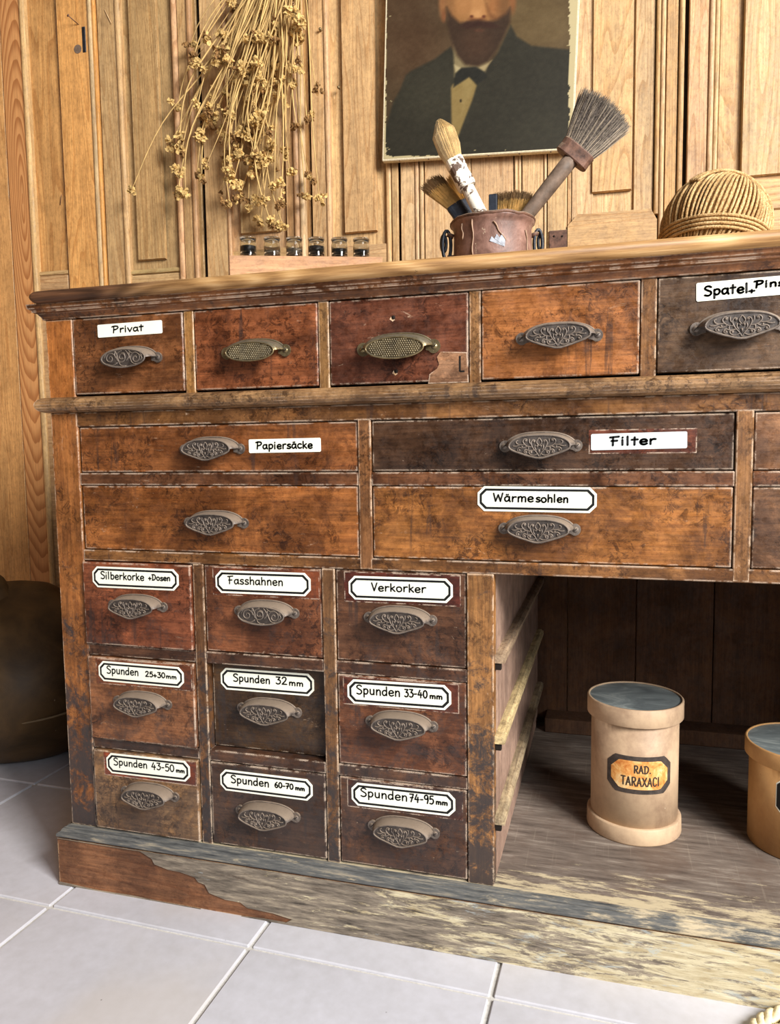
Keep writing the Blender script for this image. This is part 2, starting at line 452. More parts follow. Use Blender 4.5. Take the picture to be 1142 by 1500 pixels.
def painted_handle():
    n = N('chipped_white_paint'); v = n.coord()
    f = n.noise(v, 55, 5, .7, .4)
    col = n.mix(n.rng(f, .52, .56), lin((236,228,212)), lin((92,70,56)))
    n.bump(f, .5, .001); return n.fin(col, .6)
CHIPPED = painted_handle()

def pot_mat():
    n = N('brown_enamel_drips'); v = n.coord()
    f = n.noise(v, 26, 6, .7, .4)
    col = n.ramp(f, [(.3, lin((72,50,42))), (.5, lin((122,90,78))), (.7, lin((160,124,110)))])
    dr = n.noise(n.mul(v, (1,1,.3)), 70, 5, .75, 1.2)
    col = n.mix(n.rng(dr, .62, .68), col, lin((206,186,160)))
    s = n.new('ShaderNodeSeparateXYZ'); n.set(s.inputs[0], v)
    n.bump(n.math('ADD', f, dr), .5, .0012); return n.fin(col, .5)
POT = pot_mat()

def tin_mat(name, a, b, c):
    n = N(name); v = n.coord()
    f = n.noise(n.mul(v, (1,1,.5)), 12, 6, .6, .4); g = n.noise(v, 90, 5, .7)
    col = n.ramp(n.math('ADD', n.math('MULTIPLY', f, .75), n.math('MULTIPLY', g, .25)), [(.3, lin(a)), (.5, lin(b)), (.7, lin(c))])
    ch = n.rng(n.noise(v, 60, 5, .75), .68, .71)
    col = n.mix(n.math('MULTIPLY', ch, .7), col, lin((230,216,190)))
    bk = n.rng(n.noise(v, 33, 5, .75, .5), .68, .74)
    col = n.mix(n.math('MULTIPLY', bk, .5), col, lin((88,64,46)))
    n.bump(f, .3, .001); return n.fin(col, .55, 0, .35)
TIN = tin_mat('aged_card_tin', (140,112,90), (188,160,130), (212,184,148))
TIN2 = tin_mat('tan_card_tin', (160,116,72), (190,144,92), (208,164,110))
def lid_mat():
    n = N('slate_lid'); v = n.coord()
    f = n.noise(n.mul(v, (.5,1,1)), 26, 6, .68, 1.0)
    col = n.ramp(f, [(.30, lin((84,90,92))), (.52, lin((120,128,128))), (.72, lin((178,182,176)))])
    n.bump(f, .2, .0006); return n.fin(col, .42)
LID = lid_mat()
def tinlabel_mat():
    n = N('orange_old_label'); v = n.coord()
    f = n.noise(v, 60, 6, .72, .6)
    col = n.ramp(f, [(.35, lin((190,104,34))), (.5, lin((222,160,86))), (.65, lin((236,206,150)))])
    s = n.new('ShaderNodeSeparateXYZ'); n.set(s.inputs[0], n.coord(False))
    return n.fin(col, .6)
TINLABEL = tinlabel_mat()
TINLABEL2 = plain('tan_old_label', (206,172,118), .6, .15, 120)
FADEDBORDER = plain('worn_dark_border', (70,60,54), .7, .25, 140)

def leather():
    n = N('old_brown_leather'); v = n.coord()
    f = n.noise(v, 12, 6, .6, .4)
    col = n.ramp(f, [(.3, lin((50,36,18))), (.7, lin((92,68,38)))])
    sp = n.rng(n.noise(v, 120, 3, .6), .74, .77)
    col = n.mix(sp, col, lin((200,180,150)))
    n.bump(f, .6, .004); return n.fin(col, .55, 0, .35)
LEATHER = leather()

def twine():
    n = N('twisted_twine'); v = n.coord()
    w = n.noise(v, 420, 3, .6); f = n.noise(v, 30, 4, .6)
    col = n.ramp(n.math('ADD', n.math('MULTIPLY', w, .6), n.math('MULTIPLY', f, .4)), [(.35, lin((130,98,58))), (.5, lin((190,154,104))), (.65, lin((226,196,146)))])
    n.bump(w, .8, .002); return n.fin(col, .85, 0, .2)
TWINE = twine()

def glass():
    n = N('clear_glass'); n.p.inputs['Transmission Weight'].default_value = 1
    n.p.inputs['IOR'].default_value = 1.45
    return n.fin((.93,.95,.93), .04)
GLASS = glass()
INKY = plain('dark_dried_contents', (24,22,22), .4, .4, 200)
SILT = plain('grey_residue', (120,104,88), .7, .3, 200)

# ------------------------------------------------------------------ strokes: handwriting
def _p(s): return [[tuple(float(c) for c in p.split(',')) for p in st.split()] for st in s.split('|')]
GL = {  # advance, strokes (x 0.., baseline 0, x-height 6, cap 10); '~' = smoothed
 'P': (7, '~1,0 1.4,5 1.6,10|~-.6,9.4 3,10.2 6,9.4 6.2,7 4,5.2 1.4,4.8'),
 'r': (4.6, '1,0 1,6|~1,3.4 2,5.4 3.4,6 4.6,5.8'), 'i': (2.6, '1,0 1,6|1,8.4 1.2,8.9'),
 'v': (5, '0,6 2.3,0 4.8,6'), 'V': (6, '0,10 2.6,0 5.6,10'),
 'a': (6, '~5,5 3,6 1,5 .4,2.6 1.4,.4 3.2,.6 4.8,3 5,6|~5,6 5,2 5.8,0'),
 't': (4.6, '2,0 2.2,9|0,6 4.4,6.3'),
 'S': (6.6, '~6,9 4,10.2 1.6,9.6 .8,7.6 3,5.8 5.6,4.2 5.8,1.6 3.4,0 .6,.8'),
 'p': (6, '1,-3.4 1,6|~1,4.4 2.6,6 4.8,5.4 5.4,3 4.2,.6 2.4,.2 1,1.4'),
 'e': (5.6, '~.6,3 5,3.4 4.6,5.4 2.8,6.1 1,5 .4,2.6 1.4,.5 3.4,0 5.2,1'),
 'l': (2.8, '1,10 1,0'), '+': (6, '2.8,5.4 2.8,0|.4,2.7 5.4,2.8'),
 'n': (6, '1,6 1,0|~1,3.6 2.4,5.8 4,6 5,4.6 5,0'),
 's': (5, '~4.6,5.4 3,6.1 1,5.2 1.4,3.6 4,2.6 4.6,1 2.8,0 .4,.6'),
 'ä': (6, '~5,5 3,6 1,5 .4,2.6 1.4,.4 3.2,.6 4.8,3 5,6|~5,6 5,2 5.8,0|2,8 2.1,8.5|3.7,8.2 3.8,8.7'),
 'c': (5, '~4.8,5.2 3,6.1 1,5 .4,2.8 1.4,.6 3.2,0 5,.9'),
 'k': (5.6, '1,0 1,9.6|4.8,6 1.2,3|2,3.6 5.2,0'), 'F': (6.4, '1.6,0 1.8,9.6|-.4,9.2 6,10|.6,5 4.8,5.2'),
 'W': (9.6, '0,9.6 2,0 4.6,8 6.8,0 9,10'),
 'm': (9, '1,6 1,0|~1,3.8 2.2,5.8 3.6,6 4.4,4.6 4.4,0|~4.4,3.8 5.6,5.8 7.2,6 8,4.4 8,0'),
 'o': (6, '~3,6 1,5.2 .4,2.8 1.4,.5 3.2,0 5,1 5.6,3.2 4.6,5.4 3,6'),
 'h': (6, '1,9.6 1,0|~1,3.6 2.4,5.8 4,6 5,4.6 5,0'),
 'u': (6, '~1,6 1,2 2,.2 3.6,.2 5,2 5,6|5,6 5,0'),
 'b': (6, '1,9.6 1,0|~1,4.4 2.6,6 4.8,5.4 5.4,3 4.2,.6 2.4,.1 1,1.2'),
 'd': (6.2, '~5,5 3,6 1,5 .4,2.6 1.4,.4 3.2,.4 5,2.4|5,9.8 5,0'),
 'D': (7.4, '1.4,0 1.4,9.6|~0,9.6 3.6,10 6.2,8 6.6,5 5.6,2 3.4,.2 .4,0'),
 '-': (4.4, '.6,4 3.8,4.2'), ' ': (4, ''),
 '0': (6.6, '~3.4,10 1.4,8.6 .6,5 1.4,1.4 3.2,0 5.2,1.6 6,5 5.2,8.6 3.4,10'),
 '2': (6.4, '~.8,8 2,9.8 4.4,9.8 5.4,7.8 4.4,5 2.4,2.4 .6,.2|.6,.2 6,.4'),
 '3': (6.2, '.8,9.8 5.4,9.8 2.8,6|~2.8,6 5.2,5.4 5.8,3 4.6,.6 2.4,0 .6,1'),
 '4': (6.8, '3.4,10 .6,3.6 6.2,3.8|4.8,6.6 4.4,-.2'),
 '5': (6.2, '5.4,9.8 1.6,9.6 1.2,5.6|~1.2,5.6 3.6,6.4 5.6,5 5.6,2 3.6,0 .8,.6'),
 '6': (6.2, '~4.6,10 2,7.4 .8,4 1.4,1 3.4,0 5.4,1.4 5.4,3.8 3.6,5.2 1.2,3.8'),
 '7': (6, '.4,9.6 5.6,9.8 2.2,0|1.2,5 5,5.4'),
 '9': (6.2, '~5.4,7.6 4.2,5.2 1.8,5.2 .8,7.4 1.8,9.6 4.2,10 5.4,8.4 5.6,4 4.6,0'),
 'R': (6.4, '1,0 1,10|~1,10 4.4,10 5.4,7.8 4.4,5.4 1,5.2|2.8,5.2 5.6,0'),
 'A': (6.6, '.2,0 3.2,10 6,0|1.4,3.4 5,3.4'), 'B': (6.4, '1,0 1,10|~1,10 4.4,9.8 5,7.6 4,5.4 1,5.2|~1,5.2 4.6,5 5.6,2.6 4.4,.2 1,0'), 'T': (6, '.2,10 5.8,10|3,10 3,0'),
 'X': (6.2, '.4,0 5.6,10|.4,10 5.6,0'), 'C': (6.2, '~5.6,8.4 4,10 2,9.8 .8,7.4 .8,2.6 2,.2 4,0 5.6,1.6'),
 'I': (2.6, '1.2,0 1.2,10'), '.': (2.6, '1,0 1.2,.5'),
}
def catmull(pts, k=4):
    if len(pts) < 3: return pts
    P = [pts[0]]+pts+[pts[-1]]; out = []
    for i in range(1, len(P)-2):
        a, b, c, d = P[i-1:i+3]
        for j in range(k):
            t = j/k
            out.append(tuple(.5*((2*b[q])+(-a[q]+c[q])*t+(2*a[q]-5*b[q]+4*c[q]-d[q])*t*t+(-a[q]+3*b[q]-3*c[q]+d[q])*t**3) for q in range(len(b))))
    out.append(pts[-1]); return out
def text_strokes(txt):
    x = 0; out = []
    rr = random.Random(hash_s(txt))
    for ch in txt:
        adv, st = GL[ch]
        for s in st.split('|'):
            if not s: continue
            sm = s[0] == '~'
            pts = [tuple(float(c) for c in p.split(',')) for p in s.lstrip('~').split()]
            if sm: pts = catmull(pts)
            dy = rr.uniform(-.25, .25)
            out.append([(x+a, b+dy) for a, b in pts])
        x += adv+1.1
    return out, x-1.1
def hash_s(s): return sum((i+1)*ord(c) for i, c in enumerate(s))
def ribbon(mb, pts, w, place, mi):
    """flat pen stroke; place(x,z,lift)->xyz"""
    for (ax, az), (bx, bz) in zip(pts[:-1], pts[1:]):
        dx, dz = bx-ax, bz-az; l = math.hypot(dx, dz)
        if l < 1e-9: continue
        nx, nz = -dz/l*w/2, dx/l*w/2
        q = [(ax+nx, az+nz), (ax-nx, az-nz), (bx-nx, bz-nz), (bx+nx, bz+nz)]
        mb.add([place(*p) for p in q], [(0,1,2,3)], mi)
    for (ax, az) in pts:
        mb.add([place(ax+w/2*math.cos(a*math.pi/3), az+w/2*math.sin(a*math.pi/3)) for a in range(6)], [tuple(range(6))], mi)
def write(mb, txt, x0, x1, zb, hgt, pen, place, mi, slope=0.0):
    st, wd = text_strokes(txt)
    sx = (x1-x0)/wd; sz = hgt/10.0
    for s in st:
        ribbon(mb, [(x0+a*sx, zb+b*sz+slope*(a*sx)) for a, b in s], pen, place, mi)

# ------------------------------------------------------------------ THE SETTING: floor
P_T = 0.320
floor_o = MB()
floor_o.box(-1.6, 2.6, -3.2, 0.95, -0.03, -0.0035)
floor = floor_o.build('floor', GROUT); tag(floor, kind='structure')
tile_b = MB(); g = .0028
tile_b.box(-P_T/2+g, P_T/2-g, -P_T/2+g, P_T/2-g, -.012, 0, b=.0015)
tile_me = tile_b.mesh('floor_tile', [TILE])
TA = math.radians(-1.2); tc, ts = math.cos(TA), math.sin(TA)
for i in range(-4, 6):
    for j in range(-4, 3):
        cx, cy = (i+.5)*P_T, (j+.5)*P_T
        link('floor_tile', tile_me, floor, loc=(.0100+cx*tc-cy*ts, -.0660+cx*ts+cy*tc, random.Random(i*31+j).uniform(-.0004, .0004)), rot=(0,0,TA))

# ------------------------------------------------------------------ wall of old door leaves
WROT = math.radians(3.0); W0 = (0.0, 0.70, 0.0)
wt = np.array([math.cos(WROT), math.sin(WROT), 0]); wn = np.array([math.sin(WROT), -math.cos(WROT), 0])
def atw(u, v, off=0.0):
    r = ray(u, v); p0 = np.array(W0)+wn*off
    t = ((p0-CAM)@wn)/(r@wn); q = CAM+r*t-np.array(W0)
    return float(q@wt), float(q[2])
def su(u, off=0.0, v=350): return atw(u, v, off)[0]
wall = MB(); wall.box(-1.25, 1.9, 0.012, 0.05, 0, 2.3)
wall = wall.build('wall_back', DARKHOLE, loc=W0, rot=(0,0,WROT)); tag(wall, kind='structure')
ZT = 2.25
OR = (198,146,88); TN = (190,156,108); PL = (202,168,126); YL = (194,156,110)
rw = random.Random(5)
def jit(c, k=9): 
    d = rw.uniform(-k, k); return tuple(max(0, min(255, x+d+rw.uniform(-3, 3))) for x in c)
def board(u0, u1, out, col, z0=0.0, z1=ZT, name='board', s0=None, s1=None, th=None, bev=.0012):
    a = su(u0, out) if s0 is None else s0; b = su(u1, out) if s1 is None else s1
    mb = MB(); mb.box(a+.0006, b-.0006, -out, .012 if th is None else -out+th, z0, z1, b=bev)
    return mb.build(name, PINE_V, wall, jit(col))
def bead(u0, u1, out, col, z0=0.0, z1=ZT, name='bead_moulding'):
    a, b = su(u0, out), su(u1, out); c = (a+b)/2; r = (b-a)/2*.96
    pts = [(c+r*math.cos(t), -out-(r*.8)*math.sin(t)) for t in np.linspace(0, math.pi, 9)]
    pts = pts+[(c-r, .012), (c+r, .012)]
    mb = MB(); mb.prism(pts, 'z', z0, z1, smooth=False)
    return mb.build(name, PINE_V, wall, jit(col))
def raised(u0, u1, vb, col, z1=ZT, base=-.006, lift=.009, bevel=.011, s1=None):
    """raised field of a door panel: a flat field with a sloped edge"""
    a, zb = atw(u0, vb, 0); b = su(u1) if s1 is None else s1
    mb = MB(); o = [(a, zb), (b, zb), (b, z1), (a, z1)]
    i = [(a+.0015, zb+.0015), (b-.0015, zb+.0015), (b-.0015, z1), (a+.0015, z1)]
    mb.add([(x, -base, z) for x, z in o]+[(x, -(base+lift), z) for x, z in i],
           [(4,5,6,7),(0,1,5,4),(1,2,6,5),(2,3,7,6),(3,0,4,7)])
    return mb.build('raised_panel', PINE_V, wall, jit(col))
def rail(u0, u1, v, out, col, z0=0.0, s1=None, ztop=None):
    a, zt = atw(u0, v, out); b = su(u1, out) if s1 is None else s1
    if ztop is not None: zt = ztop
    mb = MB(); mb.box(a, b, -out, .01, z0, zt, b=.002)
    return mb.build('rail', PINE_H, wall, jit(col))
def rail_bead(u0, u1, v, out, col, hz=.009, s1=None):
    a, zt = atw(u0, v, out); b = su(u1, out) if s1 is None else s1
    pts = [(-out+.001, zt+hz), (-out-.004, zt+hz*.55), (-out-.003, zt), (-out+.001, zt-hz*.2)]
    mb = MB(); mb.prism(pts, 'x', a, b)
    return mb.build('rail_moulding', PINE_H, wall, jit(col))

board(0, 17, 0, OR, s0=-1.2)
ob = board(17, 46, .003, OR); ob.data.materials[0] = oval_pine(*atw(33, 290, .003)); bead(46, 54, .002, YL)
board(54, 98, -.008, OR, name='recessed_panel'); rail(54, 97, 405, -.001, YL); rail_bead(55, 98, 404, -.003, YL)
board(98, 143, .004, (214,158,88)); bead(143, 149, .004, PL); bead(149, 154, .002, (214,158,88))
board(156, 182, .001, TN); bead(182, 190, 0, YL)
board(190, 262, -.009, TN, name='recessed_panel'); raised(203, 242, 382, TN); rail(190, 262, 404, -.002, TN); rail_bead(190, 263, 402, -.004, TN)
bead(262, 270, 0, YL); board(270, 284, .001, TN); bead(284, 291, .002, YL)
board(302, 334, .001, TN); bead(334, 340, .001, YL)
board(340, 420, -.009, TN, name='recessed_panel'); raised(353, 411, 343, TN); rail(340, 420, 368, -.002, TN)
board(420, 432, .002, YL); board(448, 457, -.008, (150,118,74)); board(291.5, 298, -.004, (150,118,74)); board(830, 836, -.002, YL); bead(432, 440, .004, PL); bead(440, 448, .004, PL)
board(458, 479, .001, TN); bead(479, 487, 0, PL); 
board(487, 574, -.009, YL, name='recessed_panel'); raised(505, 553, 342, YL); rail(487, 574, 362, -.001, YL)
bead(566, 574, -.002, YL); board(574, 584, .002, YL)
board(587, 608, .002, PL); bead(608, 614, .002, PL); bead(615, 621, .002, PL)
board(622, 690, .001, PL); board(690, 752, .001, PL); bead(753, 758, .002, PL); bead(758, 763, .001, PL)
board(764, 796, .001, PL); bead(796, 800, .002, PL); board(801, 830, .002, PL)
board(836, 955, -.009, PL, name='recessed_panel'); raised(866, 924, 283, YL)
# chamfered foot block of the door with the tall panel
mb = MB(); a0, z0_ = atw(831, 345, .006); a1, z1_ = atw(846, 314, .006); a2 = su(952, .006); a3, z3_ = atw(962, 316, .006)
mb.prism([(a0, .8), (a3, .8), (a3, z1_-.022), (a2, z1_), (a1, z1_), (a0, z1_-.022)], 'y', -.006, .011)
mb.build('foot_block', PINE_H, wall, YL)
board(836, 868, -.003, PL, z0=z1_-.02); board(926, 955, -.003, PL, z0=z1_-.02)
bead(956, 963, .001, YL, z0=z1_-.01); bead(963, 970, .003, PL); board(971, 988, .001, YL); bead(989, 997, .003, YL)
board(1003, 1032, .001, PL); bead(1032, 1040, .002, PL); bead(1040, 1047, 0, PL)
board(1047, 1079, -.009, YL, name='recessed_panel'); 
board(0, 0, -.009, YL, s0=su(1079), s1=su(1079)+.34, name='recessed_panel'); raised(1084, 0, 260, PL, s1=su(1084)+.20)
rail(1070, 0, 262, -.007, YL, s1=su(1079)+.30); rail_bead(1070, 0, 310, -.004, PL, s1=su(1079)+.30)
sr = su(1079)+.345
for k in range(4): board(0, 0, .001, PL, s0=sr+k*.1, s1=sr+(k+1)*.1-.002)

lw = MB(); lw.box(-1.32, -1.25, -1.6, .72, 0, 2.3); lw = lw.build('added_wall_left', PINE_V, None, (150,112,70)); tag(lw, kind='structure')  # unseen wall, added to block bounce and ambient light from the left
def on_wall(u, v, off): 
    s, z = atw(u, v, off); return (s, -off, z)
# nail, lock slot, small hardware: pieces fixed to the wall
mb = MB(); a = on_wall(115, 36, .004); b = on_wall(100, 23, .03)
mb.tube([a, b], .0011, 8); d = (Vector(b)-Vector(a)).normalized()
mb.tube([Vector(b), Vector(b)+d*.0016], .0034, 10)
tag(mb.build('nail', RUSTY, wall), 'bent rusty nail sticking out')
s, z = atw(123, 58, .004); zt, zb_ = atw(123, 39, .004)[1], atw(123, 77, .004)[1]
mb = MB(); mb.box(s-.0045, s+.0045, -.0052, .001, zb_, zt, b=.0008); mb.build('lock_slot', BLACKM, wall)
mb = MB(); s, z = atw(114, 72, .004)
pts = [(s+.010*math.cos(t), z+.010*math.sin(t)) for t in np.linspace(0, 2*math.pi, 17)[:-1]]
mb.prism(pts, 'y', -.0048, 0); mb.build('worn_knob_mark', HANDLEW, wall)
for (u, v) in ((470, 45), (497, 130)):
    mb = MB(); c = Vector(on_wall(u, v, .002)); mb.tube([c, c+Vector((0,-.006,0))], .0022, 8); mb.ball(c+Vector((0,-.007,0)), .0034)
    mb.build('wall_screw', BRASS, wall)
mb = MB(); a = on_wall(153, 14, .0015); b = on_wall(163, 34, .004); mb.tube([a, b], [.0012, .0006], 6); mb.build('splinter', PINE_V, wall, (236,200,150))
mb = MB(); a = on_wall(88, 300, -.007); b = on_wall(90, 285, -.002); mb.tube([a, b], [.001, .0007], 6); mb.build('nail', RUSTY, wall)
# hinge leaf low on the wall between boards
a, zt = atw(804, 338, .006); b, zb_ = atw(830, 358, .006)
mb = MB(); mb.box(a, b, -.0055, .004, zb_-.03, zt, b=.0008)
hinge = mb.build('hinge_leaf', RUSTY, wall)
for u in (811, 823):
    s, z = atw(u, 346, .006); mb = MB(); mb.tube([(s,-.0052,z), (s,-.0062,z)], .0022, 8); mb.build('screw_hole', DARKHOLE, hinge)

# ------------------------------------------------------------------ PORTRAIT ON CANVAS
def canvas_portrait():
    OFF = .028
    sL, zL = atw(559, 236, OFF); sR, zR = atw(839, 219, OFF)
    wd = math.hypot(sR-sL, zR-zL); ang = math.atan2(zR-zL, sR-sL); ht = .54
    root = empty('portrait_painting', (W0[0]+wt[0]*sL+wn[0]*.012, W0[1]+wt[1]*sL+wn[1]*.012, zL), (0,0,WROT))
    tag(root, 'unframed oil portrait of a bearded man in a dark suit hung on the pine wall', 'painting')
    Rm = Matrix.Rotation(-ang, 4, 'Y')
    # stretched canvas: box with painted front
    mb = MB(); mb.box(0, wd, -.0155, 0, 0, ht, b=.0015); mb.xform(Rm); mb.build('canvas_stretcher', CANVAS, root)
    for k in range(6):
        mb = MB(); x = wd*(k+.6)/6.3; mb.tube([(x, -.012, -.0012), (x, -.012, .001)], .0018, 7); mb.xform(Rm); mb.build('tack', RUSTY, root)
    NX, NZ = 190, 330
    rng = np.random.RandomState(3)
    ed = .004
    verts = []; cols = []
    def seg_poly(P, X, Y):
        """signed distance to polygon (negative inside)"""
        P = np.array(P, float); d = np.full(X.shape, 1e9); ins = np.zeros(X.shape, bool)
        for i in range(len(P)):
            a = P[i]; b = P[(i+1) % len(P)]; e = b-a
            t = np.clip(((X-a[0])*e[0]+(Y-a[1])*e[1])/(e@e), 0, 1)
            d = np.minimum(d, np.hypot(X-a[0]-t*e[0], Y-a[1]-t*e[1]))
            c = ((a[1] > Y) != (b[1] > Y)) & (X < (b[0]-a[0])*(Y-a[1])/(b[1]-a[1]+1e-12)+a[0]); ins ^= c
        return np.where(ins, -d, d)
    gx, gz = np.meshgrid(np.linspace(ed, wd-ed, NX), np.linspace(ed, ht-ed, NZ))
    # canvas pixel frame measured on the picture: 3.807 px per photo px, scaled to the canvas
    k = 1030.0/wd
    ca_, sa_ = math.cos(ang), math.sin(ang)
    lx = gx*ca_-gz*sa_; lz = gx*sa_+gz*ca_
    base = np.array([W0[0]+wt[0]*sL+wn[0]*.012, W0[1]+wt[1]*sL+wn[1]*.012, zL])
    WP = base+lx[..., None]*wt+.0159*wn+lz[..., None]*np.array([0, 0, 1.])
    pu, pv = proj(WP); X = (pu-560)*3.807; Y = pv*3.807
    def blob(cx, cy, rx, ry, soft=.5):
        q = np.hypot((X-cx)/rx, (Y-cy)/ry); return np.clip((1+soft-q)/(2*soft), 0, 1)
    def lay(c, mask, col):
        mk = np.clip(mask, 0, 1)[..., None]; return c*(1-mk)+np.array(col, float)*mk
    def pm(P, soft): return np.clip(.5-seg_poly(P, X, Y)/(2*soft), 0, 1)
    def smooth_noise(sx, sy, seed):
        r = np.random.RandomState(seed); n = r.rand(sy, sx)
        ix = np.linspace(0, sx-1.001, NX); iz = np.linspace(0, sy-1.001, NZ)
        x0 = ix.astype(int); z0 = iz.astype(int); fx = ix-x0; fz = (iz-z0)[:, None]
        A = n[z0][:, x0]; B = n[z0][:, x0+1]; C = n[z0+1][:, x0]; D = n[z0+1][:, x0+1]
        return (A*(1-fx)+B*fx)*(1-fz)+(C*(1-fx)+D*fx)*fz
    c = np.zeros((NZ, NX, 3)); c[:] = (84,68,50)
    c = lay(c, blob(860, 120, 300, 230), (112,94,66)); c = lay(c, blob(250, 330, 260, 160)*.6, (96,74,54))
    c = lay(c, blob(120, 100, 200, 300)*.5, (90,64,46))
    c += (smooth_noise(14, 22, 1)[..., None]-.5)*14
    suit = [(15,720),(60,570),(100,500),(130,420),(160,395),(290,330),(380,260),(420,330),(480,390),(560,400),(640,300),(690,190),(715,140),(750,205),(830,255),(1020,275),(1060,280),(1060,900),(0,900)]
    c = lay(c, pm(suit, 8), (52,50,42))
    c = lay(c, pm(suit, 8)*blob(300, 520, 200, 150)*.5, (72,70,60)); c = lay(c, pm(suit, 8)*blob(900, 760, 200, 140)*.4, (66,64,54))
    c = lay(c, pm([(395,250),(640,240),(600,330),(570,410),(400,430)], 8), (150,138,110))
    c = lay(c, pm([(400,360),(440,380),(410,420)], 6), (196,186,156)); c = lay(c, pm([(535,375),(610,335),(560,405)], 6), (186,172,140))
    face = [(358,-120),(345,-40),(352,30),(372,110),(400,180),(460,260),(560,270),(640,220),(690,120),(706,30),(712,-60),(700,-140),(640,-220),(530,-250),(420,-210)]
    c = lay(c, pm(face, 10), (172,126,82))
    c = lay(c, blob(450, 30, 70, 60)*.8, (196,142,96)); c = lay(c, blob(640, 40, 60, 60)*.8, (176,118,76)); c = lay(c, pm(face, 10)*blob(690, 60, 50, 160)*.7, (118,84,54))
    c = lay(c, pm(face, 10)*blob(365, 40, 35, 160)*.6, (138,96,62)); c = lay(c, blob(530, -150, 120, 70)*.6, (204,160,112))
    c = lay(c, blob(335, 20, 20, 75), (160,112,76)); c = lay(c, blob(342, 90, 12, 30), (140,90,60)); c = lay(c, blob(724, 5, 20, 65), (150,100,64))
    # hair, brows, eyes (mostly above the photographed part)
    c = lay(c, pm([(340,-60),(345,-160),(400,-270),(520,-320),(650,-280),(715,-180),(715,-60),(695,-130),(640,-200),(520,-235),(420,-205),(366,-130)], 12), (58,40,30))
    for ex in (455, 605):
        c = lay(c, blob(ex, -52, 42, 18), (120,80,54)); c = lay(c, blob(ex, -50, 28, 9), (206,190,160)); c = lay(c, blob(ex, -50, 10, 10), (48,38,30)); c = lay(c, blob(ex, -92, 55, 11), (64,44,32))
    # nose
    c = lay(c, pm([(505,-60),(550,-60),(575,60),(580,80),(545,105),(505,105),(484,78),(498,40)], 8)*.85, (206,152,104))
    c = lay(c, blob(526, 108, 42, 12)*.9, (122,72,46)); c = lay(c, blob(526, 80, 26, 22), (218,166,118)); c = lay(c, blob(497, 92, 10, 8), (110,60,40)); c = lay(c, blob(565, 92, 10, 8), (110,60,40))
    c = lay(c, pm([(580,20),(600,70),(640,100),(700,60),(706,120),(600,110)], 12)*.7, (120,78,50))
    # beard and moustache
    beard = [(358,40),(385,85),(430,125),(480,120),(530,112),(590,120),(640,110),(690,75),(712,40),(712,120),(680,200),(630,290),(590,345),(530,372),(460,362),(415,310),(385,230),(362,140)]
    c = lay(c, pm(beard, 12), (66,48,36)); c = lay(c, pm(beard, 10)*blob(520, 240, 80, 90)*.7, (82,58,44))
    c = lay(c, pm([(430,150),(470,120),(530,118),(600,122),(660,150),(600,158),(540,148),(480,160)], 8), (62,38,30)); c = lay(c, blob(540, 170, 26, 9)*.6, (104,66,52))
    # bow tie and shirt front
    c = lay(c, pm([(382,490),(392,470),(485,425),(525,478),(500,560),(460,660),(415,780),(385,700)], 6), (158,138,92))
    c = lay(c, pm([(455,450),(485,430),(515,478),(470,560),(440,640)], 10)*.5, (176,158,112)); c = lay(c, blob(436, 562, 7, 9, .3), (62,52,34))
    c = lay(c, pm([(405,410),(440,378),(520,372),(570,400),(585,430),(530,470),(482,430),(395,488)], 6), (40,40,36))
    c = lay(c, pm([(20,880),(20,700),(22,880)], 3), (60,60,50))
    c += (smooth_noise(60, 100, 2)[..., None]-.5)*10 + (rng.rand(NZ, NX, 1)-.5)*6
    fl = (smooth_noise(90, 160, 4) > .93) & ((X < 60) | (X > 1000) | (Y > 830)); c[fl] = (190,180,150)
    edge = np.minimum(np.minimum(X-15, 1045-X), 875-Y); en = smooth_noise(60, 100, 6)*14
    c = np.where((edge < en-3)[..., None], np.array((226,216,186.)), c)
    c = np.clip(c*np.array([.78,.75,.66])/255, 0, 1); c = np.where(c <= .04045, c/12.92, ((c+.055)/1.055)**2.4)
    mb = MB()
    vs = np.stack([gx.ravel(), np.full(gx.size, -.0159), gz.ravel()], 1)
    me = bpy.data.meshes.new('painted_surface')
    fs = [(j*NX+i, j*NX+i+1, (j+1)*NX+i+1, (j+1)*NX+i) for j in range(NZ-1) for i in range(NX-1)]
    me.from_pydata([tuple(Rm @ Vector(p)) for p in vs], [], fs)
    at_ = me.color_attributes.new('Pigment', 'FLOAT_COLOR', 'POINT')
    at_.data.foreach_set('color', np.concatenate([c.reshape(-1, 3), np.ones((NX*NZ, 1))], 1).ravel())
    n = N('oil_paint'); ca = n.new('ShaderNodeVertexColor', layer_name='Pigment').outputs['Color']
    n.bump(n.noise(n.coord(False), 500, 2), .2, .0004)
    me.materials.append(n.fin(ca, .5, 0, .3))
    link('painted_surface', me, root)
canvas_portrait()

# ------------------------------------------------------------------ THE COUNTER
cab = empty('drawer_counter', (0, 0, 0))
tag(cab, 'long old shop counter of reddish brown wood with many labelled drawers and an open bay', 'counter')
X1, YB = 1.40, .62
T_ = .022
BR = (128,78,46)
def frame(name, x0, x1, y0, y1, z0, z1, mat, col, b=.001, label=None):
    mb = MB(); mb.box(x0, x1, y0, y1, z0, z1, b=b); o = mb.build(name, mat, cab, col)
    if label: o['label'] = label
    return o
